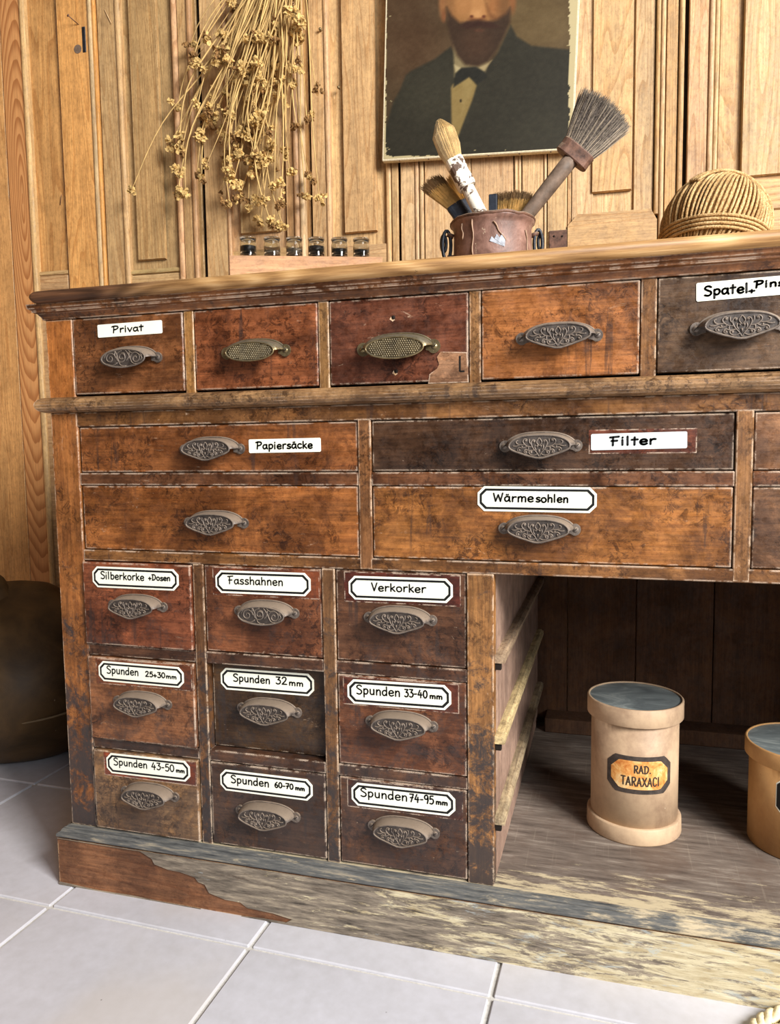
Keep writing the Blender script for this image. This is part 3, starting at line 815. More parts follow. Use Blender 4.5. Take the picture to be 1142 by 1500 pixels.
# top slab with rounded nose, running past the left end
ZS0, ZS1 = .860, .877
t = np.linspace(-math.pi/2, math.pi/2, 9); rz = (ZS1-ZS0)/2; zc = (ZS0+ZS1)/2
mb = MB(); nose = [(-.022-.010*math.cos(a), zc+rz*math.sin(a)) for a in t]
def slab_ring(inset):  # outline in plan with rounded front-left corner, offset per height
    return None
secs = []
for a in t:
    k = .010*math.cos(a); z = zc+rz*math.sin(a)
    xl = .004-k; yf = -.020-k; rc = .010
    ring = [(X1+.012, YB), (xl, YB)]
    ring += [(xl+rc-rc*math.cos(g), yf+rc-rc*math.sin(g)) for g in np.linspace(0, math.pi/2, 5)]
    ring += [(X1+.012, yf)]
    secs.append([(x, y, z) for x, y in ring])
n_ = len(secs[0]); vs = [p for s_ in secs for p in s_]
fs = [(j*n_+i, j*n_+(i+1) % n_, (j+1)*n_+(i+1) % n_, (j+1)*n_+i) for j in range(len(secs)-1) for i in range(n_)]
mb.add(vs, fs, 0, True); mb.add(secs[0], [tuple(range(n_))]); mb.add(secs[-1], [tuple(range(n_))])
o = mb.build('worktop', TOP, cab); o['label'] = 'thick worktop with a rounded nose, dark at the left and paler to the right'
# cornice below the slab : fillet + cove, mitred round the left end
prof = [(0, .840), (.0025, .8405), (.004, .844), (.0075, .8485), (.0125, .850), (.0125, .8525), (.0165, .8545), (.0175, .8605), (0, .8605)]
def mould(name, prof, mat, col, x_left=True, rightx=X1, label=None):
    mb = MB(); A = [(-d, z) for d, z in prof]
    n_ = len(prof); v1 = [(rightx, -d, z) for d, z in prof]; v2 = [(-d, -d, z) for d, z in prof]; v3 = [(-d, YB, z) for d, z in prof]
    fs = [(r*n_+i, r*n_+(i+1) % n_, (r+1)*n_+(i+1) % n_, (r+1)*n_+i) for r in (0, 1) for i in range(n_)]
    mb.add(v1+v2+v3, fs); mb.add(v1, [tuple(range(n_))]); mb.add(v3, [tuple(range(n_))])
    o = mb.build(name, mat, cab, col)
    if label: o['label'] = label
    return o
mould('cornice_moulding', prof, MAH_H, (134,84,52))
ws = [(0, .7085)]+[(.002+.0135*math.cos(a), .7195+.0110*math.sin(a)) for a in np.linspace(-math.pi/2, math.pi/2, 9)]+[(0, .7305)]
mould('waist_moulding', ws, MAH_H, (150,112,80), label='half-round waist moulding of greyer wood')
# carcass
for a, b in ((0, .014), (X1-.02, X1)): frame('side_panel', a, b, T_, YB, .09, .86, MAH_V, BR)
# back panel of vertical boards
xs = [.02, .30, .62, .70, .83, .97, 1.11, 1.25, 1.38]
for a, b in zip(xs[:-1], xs[1:]):
    frame('back_board', a+.0008, b-.0008, .600, .615, .085, .855, DARK_V, (92,62,40))
frame('back_ledge', .66, 1.36, .545, .600, .09, .118, DARK_V, (92,64,44), b=.002)
# stiles and rails of the front frame (z values of the drawer rows)
Z1, Z2, Z3, Z4, Z5, Z6, Z7, Z8, Z9, Z10, Z11, Z12, ZB = .840, .7322, .688, .6217, .6045, .5107, .4951, .3717, .3548, .230, .2139, .0919, .09
T = .020
top_div = [(0, .0442, (166,100,52)), (.2226, .2375, (150,105,62)), (.4171, .4315, (140,100,64)), (.6126, .627, (132,92,60)), (.810, .8273, (128,86,54)), (1.0105, 1.0275, (128,86,54)), (1.2105, 1.2275, (128,86,54)), (1.356, X1, (128,86,54))]
for a, b, c in top_div: frame('top_stile', a, b, 0, T, Z2-.004, Z1, MAH_V, c)
low_col = (122,76,46)
frame('left_stile', 0, .0445, 0, T, ZB, .7085, MAH_V, (138,84,46))
frame('mid_stile', .4679, .4853, 0, T, .4960, .690, MAH_V, (126,82,52))
frame('mid_stile', .9134, .9314, 0, T, .4960, .690, MAH_V, (136,92,58))
frame('right_stile', 1.356, X1, 0, T, ZB, .7085, MAH_V, (128,82,50))
frame('rail', .0445, 1.356, 0, T, Z3, .7085, MAH_H, (128,84,50))
for a, b in ((.0445, .4679), (.4853, .9134), (.9314, 1.356)):
    frame('rail', a, b, .0006, T, Z5, Z4, MAH_H, (104,64,42))
frame('rail', .0445, 1.356, .0003, T, Z7, Z6, MAH_H, (132,86,50))
frame('bay_stile', .6082, .6419, 0, T, ZB, Z7, MAH_V, (158,108,66), label='paler worn stile at the left of the open bay')
frame('small_stile', .2221, .2384, .0004, T, ZB, Z7, MAH_V, (106,70,46))
frame('small_stile', .4142, .4324, .0004, T, ZB, Z7, MAH_V, (114,78,52))
for a, b in ((.0445, .2221), (.2384, .4142), (.4324, .6082)):
    frame('small_rail', a, b, .001, T, Z9, Z8, MAH_H, (92,58,42))
    frame('small_rail', a, b, .001, T, Z11, Z10, MAH_H, (88,58,44))
# bay: left wall, runners, floor, right wall
frame('bay_side_wall', .6239, .6415, T, .600, ZB, Z7+.004, DARK_V, (166,138,122))
frame('bay_side_wall', 1.362, 1.380, T, .600, ZB, Z7+.004, DARK_V, (140,112,94))
for v_, c in ((966, (158,136,112)), (1084, (206,186,140)), (1202, (176,158,128))):
    z = at(730, v_, .012)[2]
    mb = MB(); mb.prism([(.6412, z-.004), (.6412, z+.006), (.650, z+.006), (.6545, z+.003), (.6545, z-.004)], 'y', .008, .585)
    mb.build('runner', SOFT_Y, cab, c)
    mb = MB(); mb.box(.6416, .6500, .010, .016, z-.0135, z-.0045, b=.001); mb.build('runner_notch', DARKHOLE, cab)  # dark block in place of a black notch under the runner
frame('bay_ceiling', .62, 1.38, T, .600, Z7+.004, Z7+.014, DARK_V, (90,62,44))
mb = MB(); mb.box(.002, X1-.002, .0, .612, .070, .0898); 
mb.build('bay_floor', SHELF, cab)['label'] = 'dusty scratched bottom board'
# plinth
pr = [(0, .0), (.0165, .0), (.0165, .073), (.0150, .0745), (.0165, .0765), (.0160, .0800), (.0115, .0825), (.0105, .0850), (.0085, .0866), (.0065, .0862), (.0050, .0885), (.0, .0900)]
mould('plinth_moulding', [(0, .070)]+pr[3:], BASEMOULD, None)['label'] = 'blue-grey worn moulding along the plinth'
prb = MB(); prb.box(-.0150, X1+.012, -.0150, .03, 0, .0728); prb.box(-.0150, .01, .03, YB, 0, .0728)
prb.build('plinth_board', BARE_H, cab, (132,90,62))['label'] = 'brown plinth board laid bare where the grey layer has broken away'
edge_px = [(98,1226),(135,1230),(182,1238),(205,1246),(222,1258),(226,1266),(246,1274),(262,1277),(285,1285),(290,1292),(300,1296),(306,1308),(330,1318),(352,1322),(362,1330),(400,1338),(428,1347),
           (418,1352),(385,1346),(350,1342),(300,1333),(240,1322),(190,1312),(140,1304),(94,1292)]
poly = [at(u, v, -.0165) for u, v in edge_px]
pts = [(p[0], min(max(p[2], .0), .0728)) for p in poly]
pts[0] = (-.0150, .0728); pts[-1] = (-.0150, 0.0)
low = [(x, max(z, .0)) for x, z in pts]
# grey weathered veneer layer: everything but the bare patch
tip = 16
upper = [(-.0150, .0729)]+low[1:tip+1]+[(X1+.012, low[tip][1]), (X1+.012, .0729)]
lower = [low[tip]]+low[tip+1:-1]+[(-.0150, .004), (-.0150, .0), (X1+.012, .0), (X1+.012, low[tip][1])]
for q in (upper, lower):
    mb = MB(); mb.prism(q[::-1], 'y', -.0168, -.0149); o = mb.build('plinth_veneer', PLINTH, cab); o['label'] = 'weathered grey and cream plinth facing'

# ------------------------------------------------------------------ PULLS
def scroll(cx, cz, r0, turns, start, dirn=1, n=14):
    return [(cx+r0*(1-i/n*.85)*math.cos(start+dirn*turns*2*math.pi*i/n), cz+r0*(1-i/n*.85)*math.sin(start+dirn*turns*2*math.pi*i/n)) for i in range(n+1)]
def make_pull(kind):
    mb = MB(); mm = .001
    if kind == 'leaf':
        hw = 35.5
        top = lambda x: 12.6*max(0, 1-(abs(x)/hw)**2.8)**.55-1.0
        bot = lambda x: -1.0-15.2*max(0, 1-abs(x)/hw)**.36*(.62+.38*max(0, 1-abs(x)/hw)**.8)+(1.0 if abs(x) < 1.2 else 0)
    else:
        hw = 34.0
        top = lambda x: 12.0*math.sqrt(max(0, 1-(x/hw)**2))-2.5
        bot = lambda x: -12.0*math.sqrt(max(0, 1-(x/hw)**2))-2.5
    NXp = 28; xs = [hw*math.sin(math.pi/2*t) for t in np.linspace(-1, 1, NXp+1)]
    yf = lambda z: -(19.5-.10*z)
    # front plate: front and inner skins
    for dy, mi in ((0, 0), (1.8, 0)):
        vs = []; fs = []
        for x in xs:
            for j in range(5):
                z = bot(x)+(top(x)-bot(x))*j/4; vs.append((x*mm, (yf(z)+dy)*mm, z*mm))
        for i in range(NXp):
            for j in range(4): fs.append((i*5+j, (i+1)*5+j, (i+1)*5+j+1, i*5+j+1))
        mb.add(vs, fs, 2, False)
    rim = [(x*mm, (yf(bot(x))-.3)*mm, bot(x)*mm) for x in xs]+[(x*mm, (yf(top(x))-.3)*mm, top(x)*mm) for x in xs[::-1]]
    mb.tube(rim+[rim[0]], 1.15*mm, 6, cap=False)
    # hood from the drawer face out to the plate
    K = 7; vs = []; fs = []
    for i, x in enumerate(xs):
        tt = x/hw; xb = tt*41.0; zb = 14.4*max(0, 1-abs(tt)**2.6)**.6
        for j in range(K):
            s = j/(K-1)*math.pi/2
            vs.append(((xb+(x-xb)*(1-math.cos(s)))*mm, (yf(top(x))*math.sin(s))*mm, (top(x)+(zb-top(x))*math.cos(s))*mm))
    for i in range(NXp):
        for j in range(K-1): fs.append((i*K+j, (i+1)*K+j, (i+1)*K+j+1, i*K+j+1))
    mb.add(vs, fs, 0, True)
    # back rim against the drawer
    mb.tube([(x/hw*41.5*mm, -.6*mm, (15.0*max(0, 1-abs(x/hw)**2.6)**.6)*mm) for x in xs], 1.5*mm, 5)
    # ears with screws
    for sg in (-1, 1):
        er = 7.2 if kind != 'honey' else 8.0
        pts = [((sg*(42.2+er*.95*math.cos(a)))*mm, (-1.0+er*math.sin(a))*mm) for a in np.linspace(0, 2*math.pi, 15)[:-1]]
        mb.prism(pts, 'y', -2.6*mm, 0)
        mb.prism([(sg*33*mm, 5*mm), (sg*42*mm, 5.2*mm), (sg*42*mm, -7*mm), (sg*33*mm, -5*mm)], 'y', -3.0*mm, 0)
        mb.tube([(sg*43*mm, -2.4*mm, -1*mm), (sg*43*mm, -3.7*mm, -1*mm)], [3.7*mm, 3.2*mm], 12)
        mb.add([(sg*43*mm+a*mm, -3.75*mm, (-1+b)*mm) for a, b in ((-2.4,-1.6),(-1.9,-2.1),(2.4,1.6),(1.9,2.1))], [(0,1,2,3)], 1)
    R = .95*mm
    def st(p, r=R, sg=1):
        mb.tube([(sg*x*mm, (yf(z)-.35)*mm, z*mm) for x, z in catmull(p, 3)], [r*(1-.35*abs(2*i/(max(1, 3*(len(p)-1)))-1)) for i in range(3*(len(p)-1)+1)] if len(p) > 2 else r, 5)
    if kind == 'leaf':
        for sg in (-1, 1):
            for p in ([(0,-13.5),(2.5,-9),(6,-5),(8.6,-.5),(9.2,3.5),(7,6.2),(4.6,5),(5.6,3)],
                      [(2,-10),(6,-12),(10,-11),(12,-8),(9.6,-6.6),(8,-8.4)],
                      [(6,-5.5),(11,-6.5),(15.5,-5),(17.6,-7.6),(15.6,-9.4),(13.8,-8)],
                      [(8.4,-2),(13,-1.5),(17,1),(19,4.6),(17,7.4),(14.2,6.6),(14.6,4.4)],
                      [(14,-1),(19,-3.4),(23,-2.6),(25.6,-5),(24,-7),(21.8,-6)],
                      [(17,1),(22,.4),(26,2),(27,4.6),(24.6,5.8)], [(22,.6),(27,-1.2),(31,-.6)],
                      [(9.5,1),(11.4,4),(11.2,7.6)], [(3.2,-6),(5,-3),(4.6,.5)],
                      [(12,-6),(12.6,-3.5),(11.8,-1)], [(19,-3),(20.4,-.8)]): st(p, R, sg)
            for c in ((6,4.4),(9.2,-8.6),(15.4,-7.6),(15.6,5.4),(23,-5.6),(2.2,-1.2)):
                mb.ball((sg*c[0]*mm, (yf(c[1])-.4)*mm, c[1]*mm), 1.35*mm, 6)
        st([(0,8.6),(-2.6,5),(-2.8,2.6),(0,-.8)]); st([(0,8.6),(2.6,5),(2.8,2.6),(0,-.8)]); st([(0,-5),(0,-9)])
    elif kind == 'swirl':
        for cx, cz, r0, tn, s0, dr in ((-20,-2,8,1.5,0,1),(20,-3,8.6,1.5,math.pi,-1),(-2,-1,9,1.7,math.pi/2,1)):
            st(scroll(cx, cz, r0, tn, s0, dr, 16), .9*mm)
        for p in ([(-30,-2),(-24,7),(-12,7),(-4,-11),(6,-13)], [(3,9),(9,2),(15,-9),(22,-11)], [(8,8.6),(14,4),(24,6.4),(30,0)],
                  [(-26,-9),(-16,-12),(-8,-8)], [(-12,9),(-13,2),(-8,-4)], [(5,-6),(9,-2),(10,5)], [(26,-7),(30,-3),(26,2)], [(-3,5),(2,4),(3,-2),(-2,-4)]): st(p, .9*mm)
    else:
        for i in range(-12, 13):
            for j in range(-5, 6):
                x = i*2.7+(j % 2)*1.35; z = -2.5+j*2.3
                if (x/(hw-2.4))**2+((z+2.5)/10.2)**2 > 1: continue
                r = 1.12; y = yf(z)
                vs = [((x+r*math.cos(a))*mm, (y+.1)*mm, (z+r*math.sin(a))*mm) for a in np.arange(6)*math.pi/3]+[(x*mm, (y-1.1)*mm, z*mm)]
                mb.add(vs, [(k, (k+1) % 6, 6) for k in range(6)], 0, False)
    return mb.mesh('cup_pull', [BRASS if kind == 'honey' else IRON, DARKHOLE, BRASSD if kind == 'honey' else IROND])
PULL = {k: make_pull(k) for k in ('leaf', 'swirl', 'honey')}

# ------------------------------------------------------------------ LABELS
def make_label(parent, quad, y, style, texts, pen=.00085, origin=(0,0,0), rnd=0):
    P = [at(u, v, y) for u, v in quad]            # TL TR BR BL, seen on the drawer face
    c = sum(P)/4; wdt = (np.linalg.norm(P[1]-P[0])+np.linalg.norm(P[2]-P[3]))/2
    hgt = (np.linalg.norm(P[3]-P[0])+np.linalg.norm(P[2]-P[1]))/2
    d = (P[1]-P[0])+(P[2]-P[3]); ang = math.atan2(d[2], d[0])
    mb = MB(); w, h = wdt/2, hgt/2
    def octo(ins, ch):
        a, b = w-ins, h-ins; k = max(.0004, ch-ins*.41)
        return [(-a+k,-b),(a-k,-b),(a,-b+k),(a,b-k),(a-k,b),(-a+k,b),(-a,b-k),(-a,-b+k)]
    ch = h*.52 if style == 'border' else .0012
    mb.prism(octo(0, ch), 'y', -.0006, .0002, 0)
    if style == 'border':
        ring = lambda i0, i1, yy: mb.add([(x, yy, z) for x, z in octo(i0, ch)]+[(x, yy, z) for x, z in octo(i1, ch)],
                                         [(i, (i+1) % 8, (i+1) % 8+8, i+8) for i in range(8)], 1)
        ring(h*.17, h*.35, -.00085)
    place = lambda x, z: (x, -.00095, z)
    for (tx, f0, f1, fb, fh) in texts:   # fractions of the label width / height (from left, from bottom)
        write(mb, tx, -w+f0*2*w, -w+f1*2*w, -h+fb*2*h, fh*2*h, pen, place, 1)
    o = mb.build('paper_label', [PAPER if style != 'tape' else PAPER_GREY, INK], parent)
    o.location = (c[0]-origin[0], c[1]-origin[1]-.0002, c[2]-origin[2]); o.rotation_euler = (0, -ang, 0)
    return o

# ------------------------------------------------------------------ DRAWERS
G = .0011
def drawer(x0, x1, z0, z1, off, col, pull, pull_px, label=None, quad=None, style='plain', texts=(), pen=.00085, hv='H', pw=1.0, patch=None, rot=0):
    """off: how far the front stands proud (-) or sunk (+) of the frame face"""
    cx, cz = (x0+x1)/2, (z0+z1)/2
    mb = MB(); w, h = (x1-x0)/2-G, (z1-z0)/2-G
    mb.box(-w, w, 0, .018, -h, h, b=.0012)
    # box behind the front
    mb.box(-w+.004, w-.004, .018, .42, -h+.004, h-.006)
    o = mb.build('drawer', MAH_H, cab, col, loc=(cx, off, cz))
    if label: o['label'] = label
    u, v = pull_px
    p = at(u, v, off-.004)
    q = link('cup_pull', PULL[pull], o, loc=(p[0]-cx, 0, p[2]-cz), rot=(0, math.radians(rot), 0)); q.scale = (pw, 1, pw)
    if pull == 'honey': q['label'] = 'brass cup pull with a dotted face'
    if quad:
        l = make_label(o, quad, off, style, texts, pen, (cx, off, cz))
        l['label'] = 'label reading ' + ' '.join(t_[0] for t_ in texts)
        if patch:
            pc, e = patch; P = [at(a_, b_, off) for a_, b_ in quad]
            xa = min(p_[0] for p_ in P)-e[0]; xb = max(p_[0] for p_ in P)+e[1]; za = min(p_[2] for p_ in P)-e[2]; zb = max(p_[2] for p_ in P)+e[3]
            xa = max(xa, x0+.003); xb = min(xb, x1-.003); zb = min(zb, z1-.003); za = max(za, z0+.003)
            mb = MB(); mb.box(xa-cx, xb-cx, -.0002, .001, za-cz, zb-cz); k_ = mb.build('glossy_patch', MAH_H, o, pc)
            k_['label'] = 'darker unfaded patch around the label'
    return o
D = drawer
D(.0445, .2226, Z2, Z1, -.0008, (134,82,50), 'swirl', (190,524), 'top drawer marked Privat',
  [(143,476),(237,469),(238,488),(144,495)], 'plain', [('Privat', .24, .72, .30, .50)], .0020)
d2 = D(.2375, .4171, Z2, Z1, 0, (132,74,46), 'honey', (373,514), 'unlabelled top drawer with a brass pull')
d3 = D(.4315, .6126, Z2, Z1, 0, (104,58,42), 'honey', (582,508), 'unlabelled top drawer with a chipped corner', pw=1.08)
D(.627, .810, Z2, Z1, -.0012, (160,98,56), 'leaf', (818,492), 'unlabelled orange-brown top drawer', pw=1.02)
D(.8273, 1.0105, Z2, Z1, -.0005, (86,62,46), 'leaf', (1083,477), 'top drawer marked Spatel+Pinsel',
  [(1019,416),(1175,400),(1176,430),(1020,441)], 'plain', [('Spatel', .075, .50, .27, .50), ('+', .50, .56, .24, .28), ('Pinsel', .56, .95, .47, .36)], .0023, pw=1.04)
D(1.0275, 1.2105, Z2, Z1, 0, (120,72,46), 'leaf', tuple(proj((1.119, 0, .785))))
D(1.2275, 1.356, Z2, Z1, 0, (120,72,46), 'leaf', tuple(proj((1.29, 0, .785))))
D(.0459, .4679, Z4, Z3, .0022, (136,80,44), 'leaf', (309,657), 'wide drawer marked Papiersäcke',
  [(364,644),(469.6,641),(470,662),(365.5,663.4)], 'plain', [('Papiersäcke', .11, .89, .28, .52)], .0021)
D(.4853, .9134, Z4, Z3, .0026, (72,47,33), 'leaf', (791,652), 'dark wide drawer marked Filter',
  [(864.8,635.5),(1005.8,632.3),(1006.4,656),(866,660)], 'tape', [('Filter', .21, .68, .28, .52)], .0024, patch=((104,52,36), (.002,.010,.004,.004)))
D(.9314, 1.356, Z4, Z3, .0022, (132,90,64), 'leaf', tuple(proj((1.2, 0, .655))))
D(.0459, .4679, Z6, Z5, .0018, (142,84,44), 'leaf', (315,765), 'unlabelled wide drawer of warm brown wood')
D(.4853, .9134, Z6, Z5, .0016, (148,92,48), 'leaf', (789,774), 'wide drawer marked Wärmesohlen',
  [(699,712.5),(874,713.5),(873.5,752),(700,748)], 'border', [('Wärme', .14, .48, .40, .33), ('sohlen', .50, .77, .40, .30)], .0020)
D(.9314, 1.356, Z6, Z5, .0018, (112,76,54), 'leaf', tuple(proj((1.2, 0, .555))))
A, B, C_ = (.0445, .2221), (.2384, .4142), (.4324, .6082)
PT = ((120,60,36), (.004,.012,.003,.004))
D(A[0]-.0005, A[1]-.0003, Z8, Z7-.0005, -.0045, (122,66,44), 'leaf', (200,887), 'small red-brown drawer marked Silberkorke +Dosen',
  [(136,829.5),(261.6,834),(261.6,865.5),(136,859.5)], 'border', [('Silberkorke', .10, .61, .42, .34), ('+Dosen', .66, .91, .45, .26)], .0018, pw=.98)
D(B[0], B[1], Z8, Z7, .0025, (118,68,44), 'swirl', (389,896), 'small drawer marked Fasshahnen',
  [(316,835),(455,839.5),(455,873.5),(316,868)], 'border', [('Fasshahnen', .14, .72, .42, .34)], .0018, patch=PT, pw=.98)
D(C_[0], C_[1], Z8, Z7, .0025, (98,62,44), 'leaf', (585,906), 'small dark drawer marked Verkorker',
  [(510.8,842.7),(663,848.3),(663,883),(510.8,878)], 'border', [('Verkorker', .23, .75, .40, .33)], .0019, patch=((84,36,26), (.006,.010,.003,.005)))
D(A[0]+.001, A[1]-.0003, Z10, Z9, -.0045, (136,86,58), 'leaf', (207,1029), 'small drawer marked Spunden 25+30mm',
  [(145,967.4),(269.3,978),(269.3,1007.7),(145,996.8)], 'border', [('Spunden', .10, .48, .42, .36), ('25+30', .56, .79, .42, .25), ('mm', .80, .92, .42, .18)], .0018, patch=((124,66,40), (.004,.012,.004,.006)), pw=.98)
D(B[0], B[1], Z10, Z9, .015, (86,60,40), 'leaf', (393,1040), 'small drawer marked Spunden 32mm, pushed in deeper than the rest',
  [(323.6,977.6),(460,987.4),(460,1020),(323.6,1009)], 'border', [('Spunden', .14, .54, .42, .34), ('32', .60, .72, .44, .32), ('mm', .74, .89, .42, .24)], .0019, pw=1.0)
D(C_[0], C_[1], Z10, Z9, .0015, (112,66,44), 'leaf', (587,1060), 'small drawer marked Spunden 33-40mm',
  [(509,994.4),(660.7,1004),(660.7,1040.6),(509,1029.4)], 'border', [('Spunden', .09, .52, .42, .36), ('33-40', .56, .78, .44, .30), ('mm', .80, .92, .43, .20)], .0019, patch=((104,50,34), (.006,.010,.002,.004)))
D(A[0]+.002, A[1], Z12, Z11, -.0045, (150,110,78), 'leaf', (218,1163), 'small pale drawer marked Spunden 43-50mm',
  [(156.5,1102.2),(278.4,1115.5),(278.4,1145.3),(156.5,1131.3)], 'border', [('Spunden', .09, .50, .44, .35), ('43-50', .55, .82, .43, .33), ('mm', .84, .94, .42, .18)], .0018, patch=((134,62,38), (.004,.012,.004,.005)), pw=.98)
D(B[0], B[1], Z12, Z11, .0, (86,57,42), 'leaf', (391,1192), 'small dark drawer marked Spunden 60-70mm',
  [(323,1126),(457.8,1142.5),(457.8,1173.3),(323,1156.5)], 'border', [('Spunden', .12, .54, .42, .36), ('60-70', .60, .80, .45, .25), ('mm', .82, .92, .45, .18)], .0019)
D(C_[0], C_[1], Z12, Z11, .001, (106,68,48), 'leaf', (590,1215), 'small drawer marked Spunden 74-95mm',
  [(515,1145.3),(666.7,1161.8),(666.7,1196),(515,1178.6)], 'border', [('Spunden', .09, .55, .44, .36), ('74-95', .57, .80, .44, .34), ('mm', .82, .93, .45, .20)], .0019, patch=((88,50,40), (.006,.010,.003,.004)))
# chipped corner with an L-shaped staple mark and two screw holes on the third drawer
q = [(627,562),(629,548),(640,540),(643,534),(640,523),(645,515),(684,516),(686,560)]
cx, cz = (.4315+.6126)/2, (Z1+Z2)/2
mb = MB(); P = [at(u, v, 0) for u, v in q]; mb.prism([(p[0]-cx, p[2]-cz) for p in P][::-1], 'y', -.0006, .001)
mb.build('bare_corner', MAH_H, d3, (150,108,84))['label'] = 'bare wood where the veneer is missing'
for (u, v, w_, h_) in ((673.5,533,1.4,12), (677,544,3.5,1.3)):
    p = at(u, v, 0); mb = MB(); k = .00078; mb.box(p[0]-cx-w_*k, p[0]-cx+w_*k, -.0009, .0, p[2]-cz-h_*k, p[2]-cz+h_*k); mb.build('staple_mark', DARKHOLE, d3)
for (u, v) in ((576,465), (580,544)):
    p = at(u, v, 0); mb = MB(); c = Vector((p[0]-cx, 0, p[2]-cz)); mb.tube([c+Vector((0,-.0005,0)), c+Vector((0,.002,0))], .0026, 7); mb.build('screw_hole', DARKHOLE, d3)
    mb = MB(); mb.prism([(c.x-.005, c.z-.002), (c.x-.001, c.z-.005), (c.x+.002, c.z-.003), (c.x-.003, c.z+.001)], 'y', -.0003, .0005); mb.build('chip', MAH_H, d3, (214,170,130))

# ------------------------------------------------------------------ TINS
def tin(name, label, cx, cy, r, zt, body_m, base_r, lid_h, base_h):
    root = empty(name, (cx, cy, .09)); tag(root, label, 'canister', 'round card canisters in the open bay')
    h = zt-.09
    mb = MB(); mb.lathe([(0,.001),(r,.001),(r,h-.006),(0,h-.006)], n=56); mb.build('body', body_m, root)
    mb = MB(); mb.lathe([(0,h-.004),(r+.0010,h-.004),(r+.0010,h-lid_h),(r+.0052,h-lid_h),(r+.0060,h-lid_h+.001),(r+.0060,h-.0015),(r+.0048,h),(r+.0028,h),(r+.0024,h-.0016)], n=56); lid = mb.build('lid', body_m, root)
    mb = MB(); mb.lathe([(r+.0026,h-.0018),(r*.5,h-.001),(0,h-.001)], n=56); mb.build('lid_top', LID, lid)['label'] = 'dusty slate-grey disc'
    if base_h:
        mb = MB(); mb.lathe([(r,.0),(base_r,0),(base_r+.0006,.002),(base_r,base_h),(base_r-.0015,base_h+.0016),(r,base_h+.0016)], n=56); mb.build('base_band', body_m, root)
    return root
def tin_label(root, r, zc, w, h, ang, mats, lines, dark_edge=.12):
    """curved label; ang = direction of its middle (radians from +x)"""
    mb = MB()
    def place(x, z, lift): a = ang+x/r; return ((r+lift)*math.cos(a), (r+lift)*math.sin(a), zc+z)
    def plate(ins, lift, mi):
        a, b = w/2-ins, h/2-ins; ch = h*.22; cols = []
        n = 22
        for i in range(n+1):
            x = -a+2*a*i/n; d = a-abs(x); zz = b if d > ch else b-(ch-d)
            cols.append((x, zz))
        vs = [place(x, z*s, lift) for x, z in cols for s in (-1, 1)]
        mb.add(vs, [(2*i, 2*i+2, 2*i+3, 2*i+1) for i in range(n)], mi, True)
    if len(mats) > 3: plate(-.0012, .0003, 3)
    plate(0, .0005, 1); plate(h*dark_edge, .0008, 0)
    for tx, x0, x1, zb, hh, pen in lines:
        write(mb, tx, x0, x1, zb, hh, pen, lambda x, z: place(x, z, .0011), 2)
    return mb.build('curved_label', mats, root)
CY1 = .214
t1 = tin('card_canister', 'tall tan canister with a worn orange label reading RAD. TARAXACI', .8175, CY1, .0615, .2860, TIN, .0665, .026, .022)
fa = math.atan2(CAM[1]-CY1, CAM[0]-.8175)+math.radians(8)
tl = tin_label(t1, .0615, .101, .094, .054, fa, [TINLABEL, FADEDBORDER, INK_SOFT],
   [('RAD.', -.0085, .0145, .0035, .0105, .0019), ('TARAXACI', -.0255, .0265, -.0150, .0120, .0019)])
tl['label'] = 'flaking orange label with dark border, lettered RAD. TARAXACI'
c2 = (1.043, .220)
t2 = tin('card_canister', 'shorter brown canister with a black-edged label, cut by the right edge', c2[0], c2[1], .0690, .2360, TIN2, .069, .022, 0)
fa2 = math.atan2(CAM[1]-c2[1], CAM[0]-c2[0])
tl = tin_label(t2, .0690, .088, .076, .054, fa2+.10, [TINLABEL2, INK, INK_SOFT, PAPER], [('RAD.', -.014, .014, .006, .008, .0011), ('PIPERIS', -.027, .027, -.006, .008, .0011)]) if False else \
     tin_label(t2, .0690, .088, .076, .054, fa2+.10, [TINLABEL2, INK, INK_SOFT, PAPER], [('R', -.021, -.015, .006, .009, .0013), ('P', -.025, -.020, -.006, .008, .0012)])
tl['label'] = 'pale label with a bold black border'

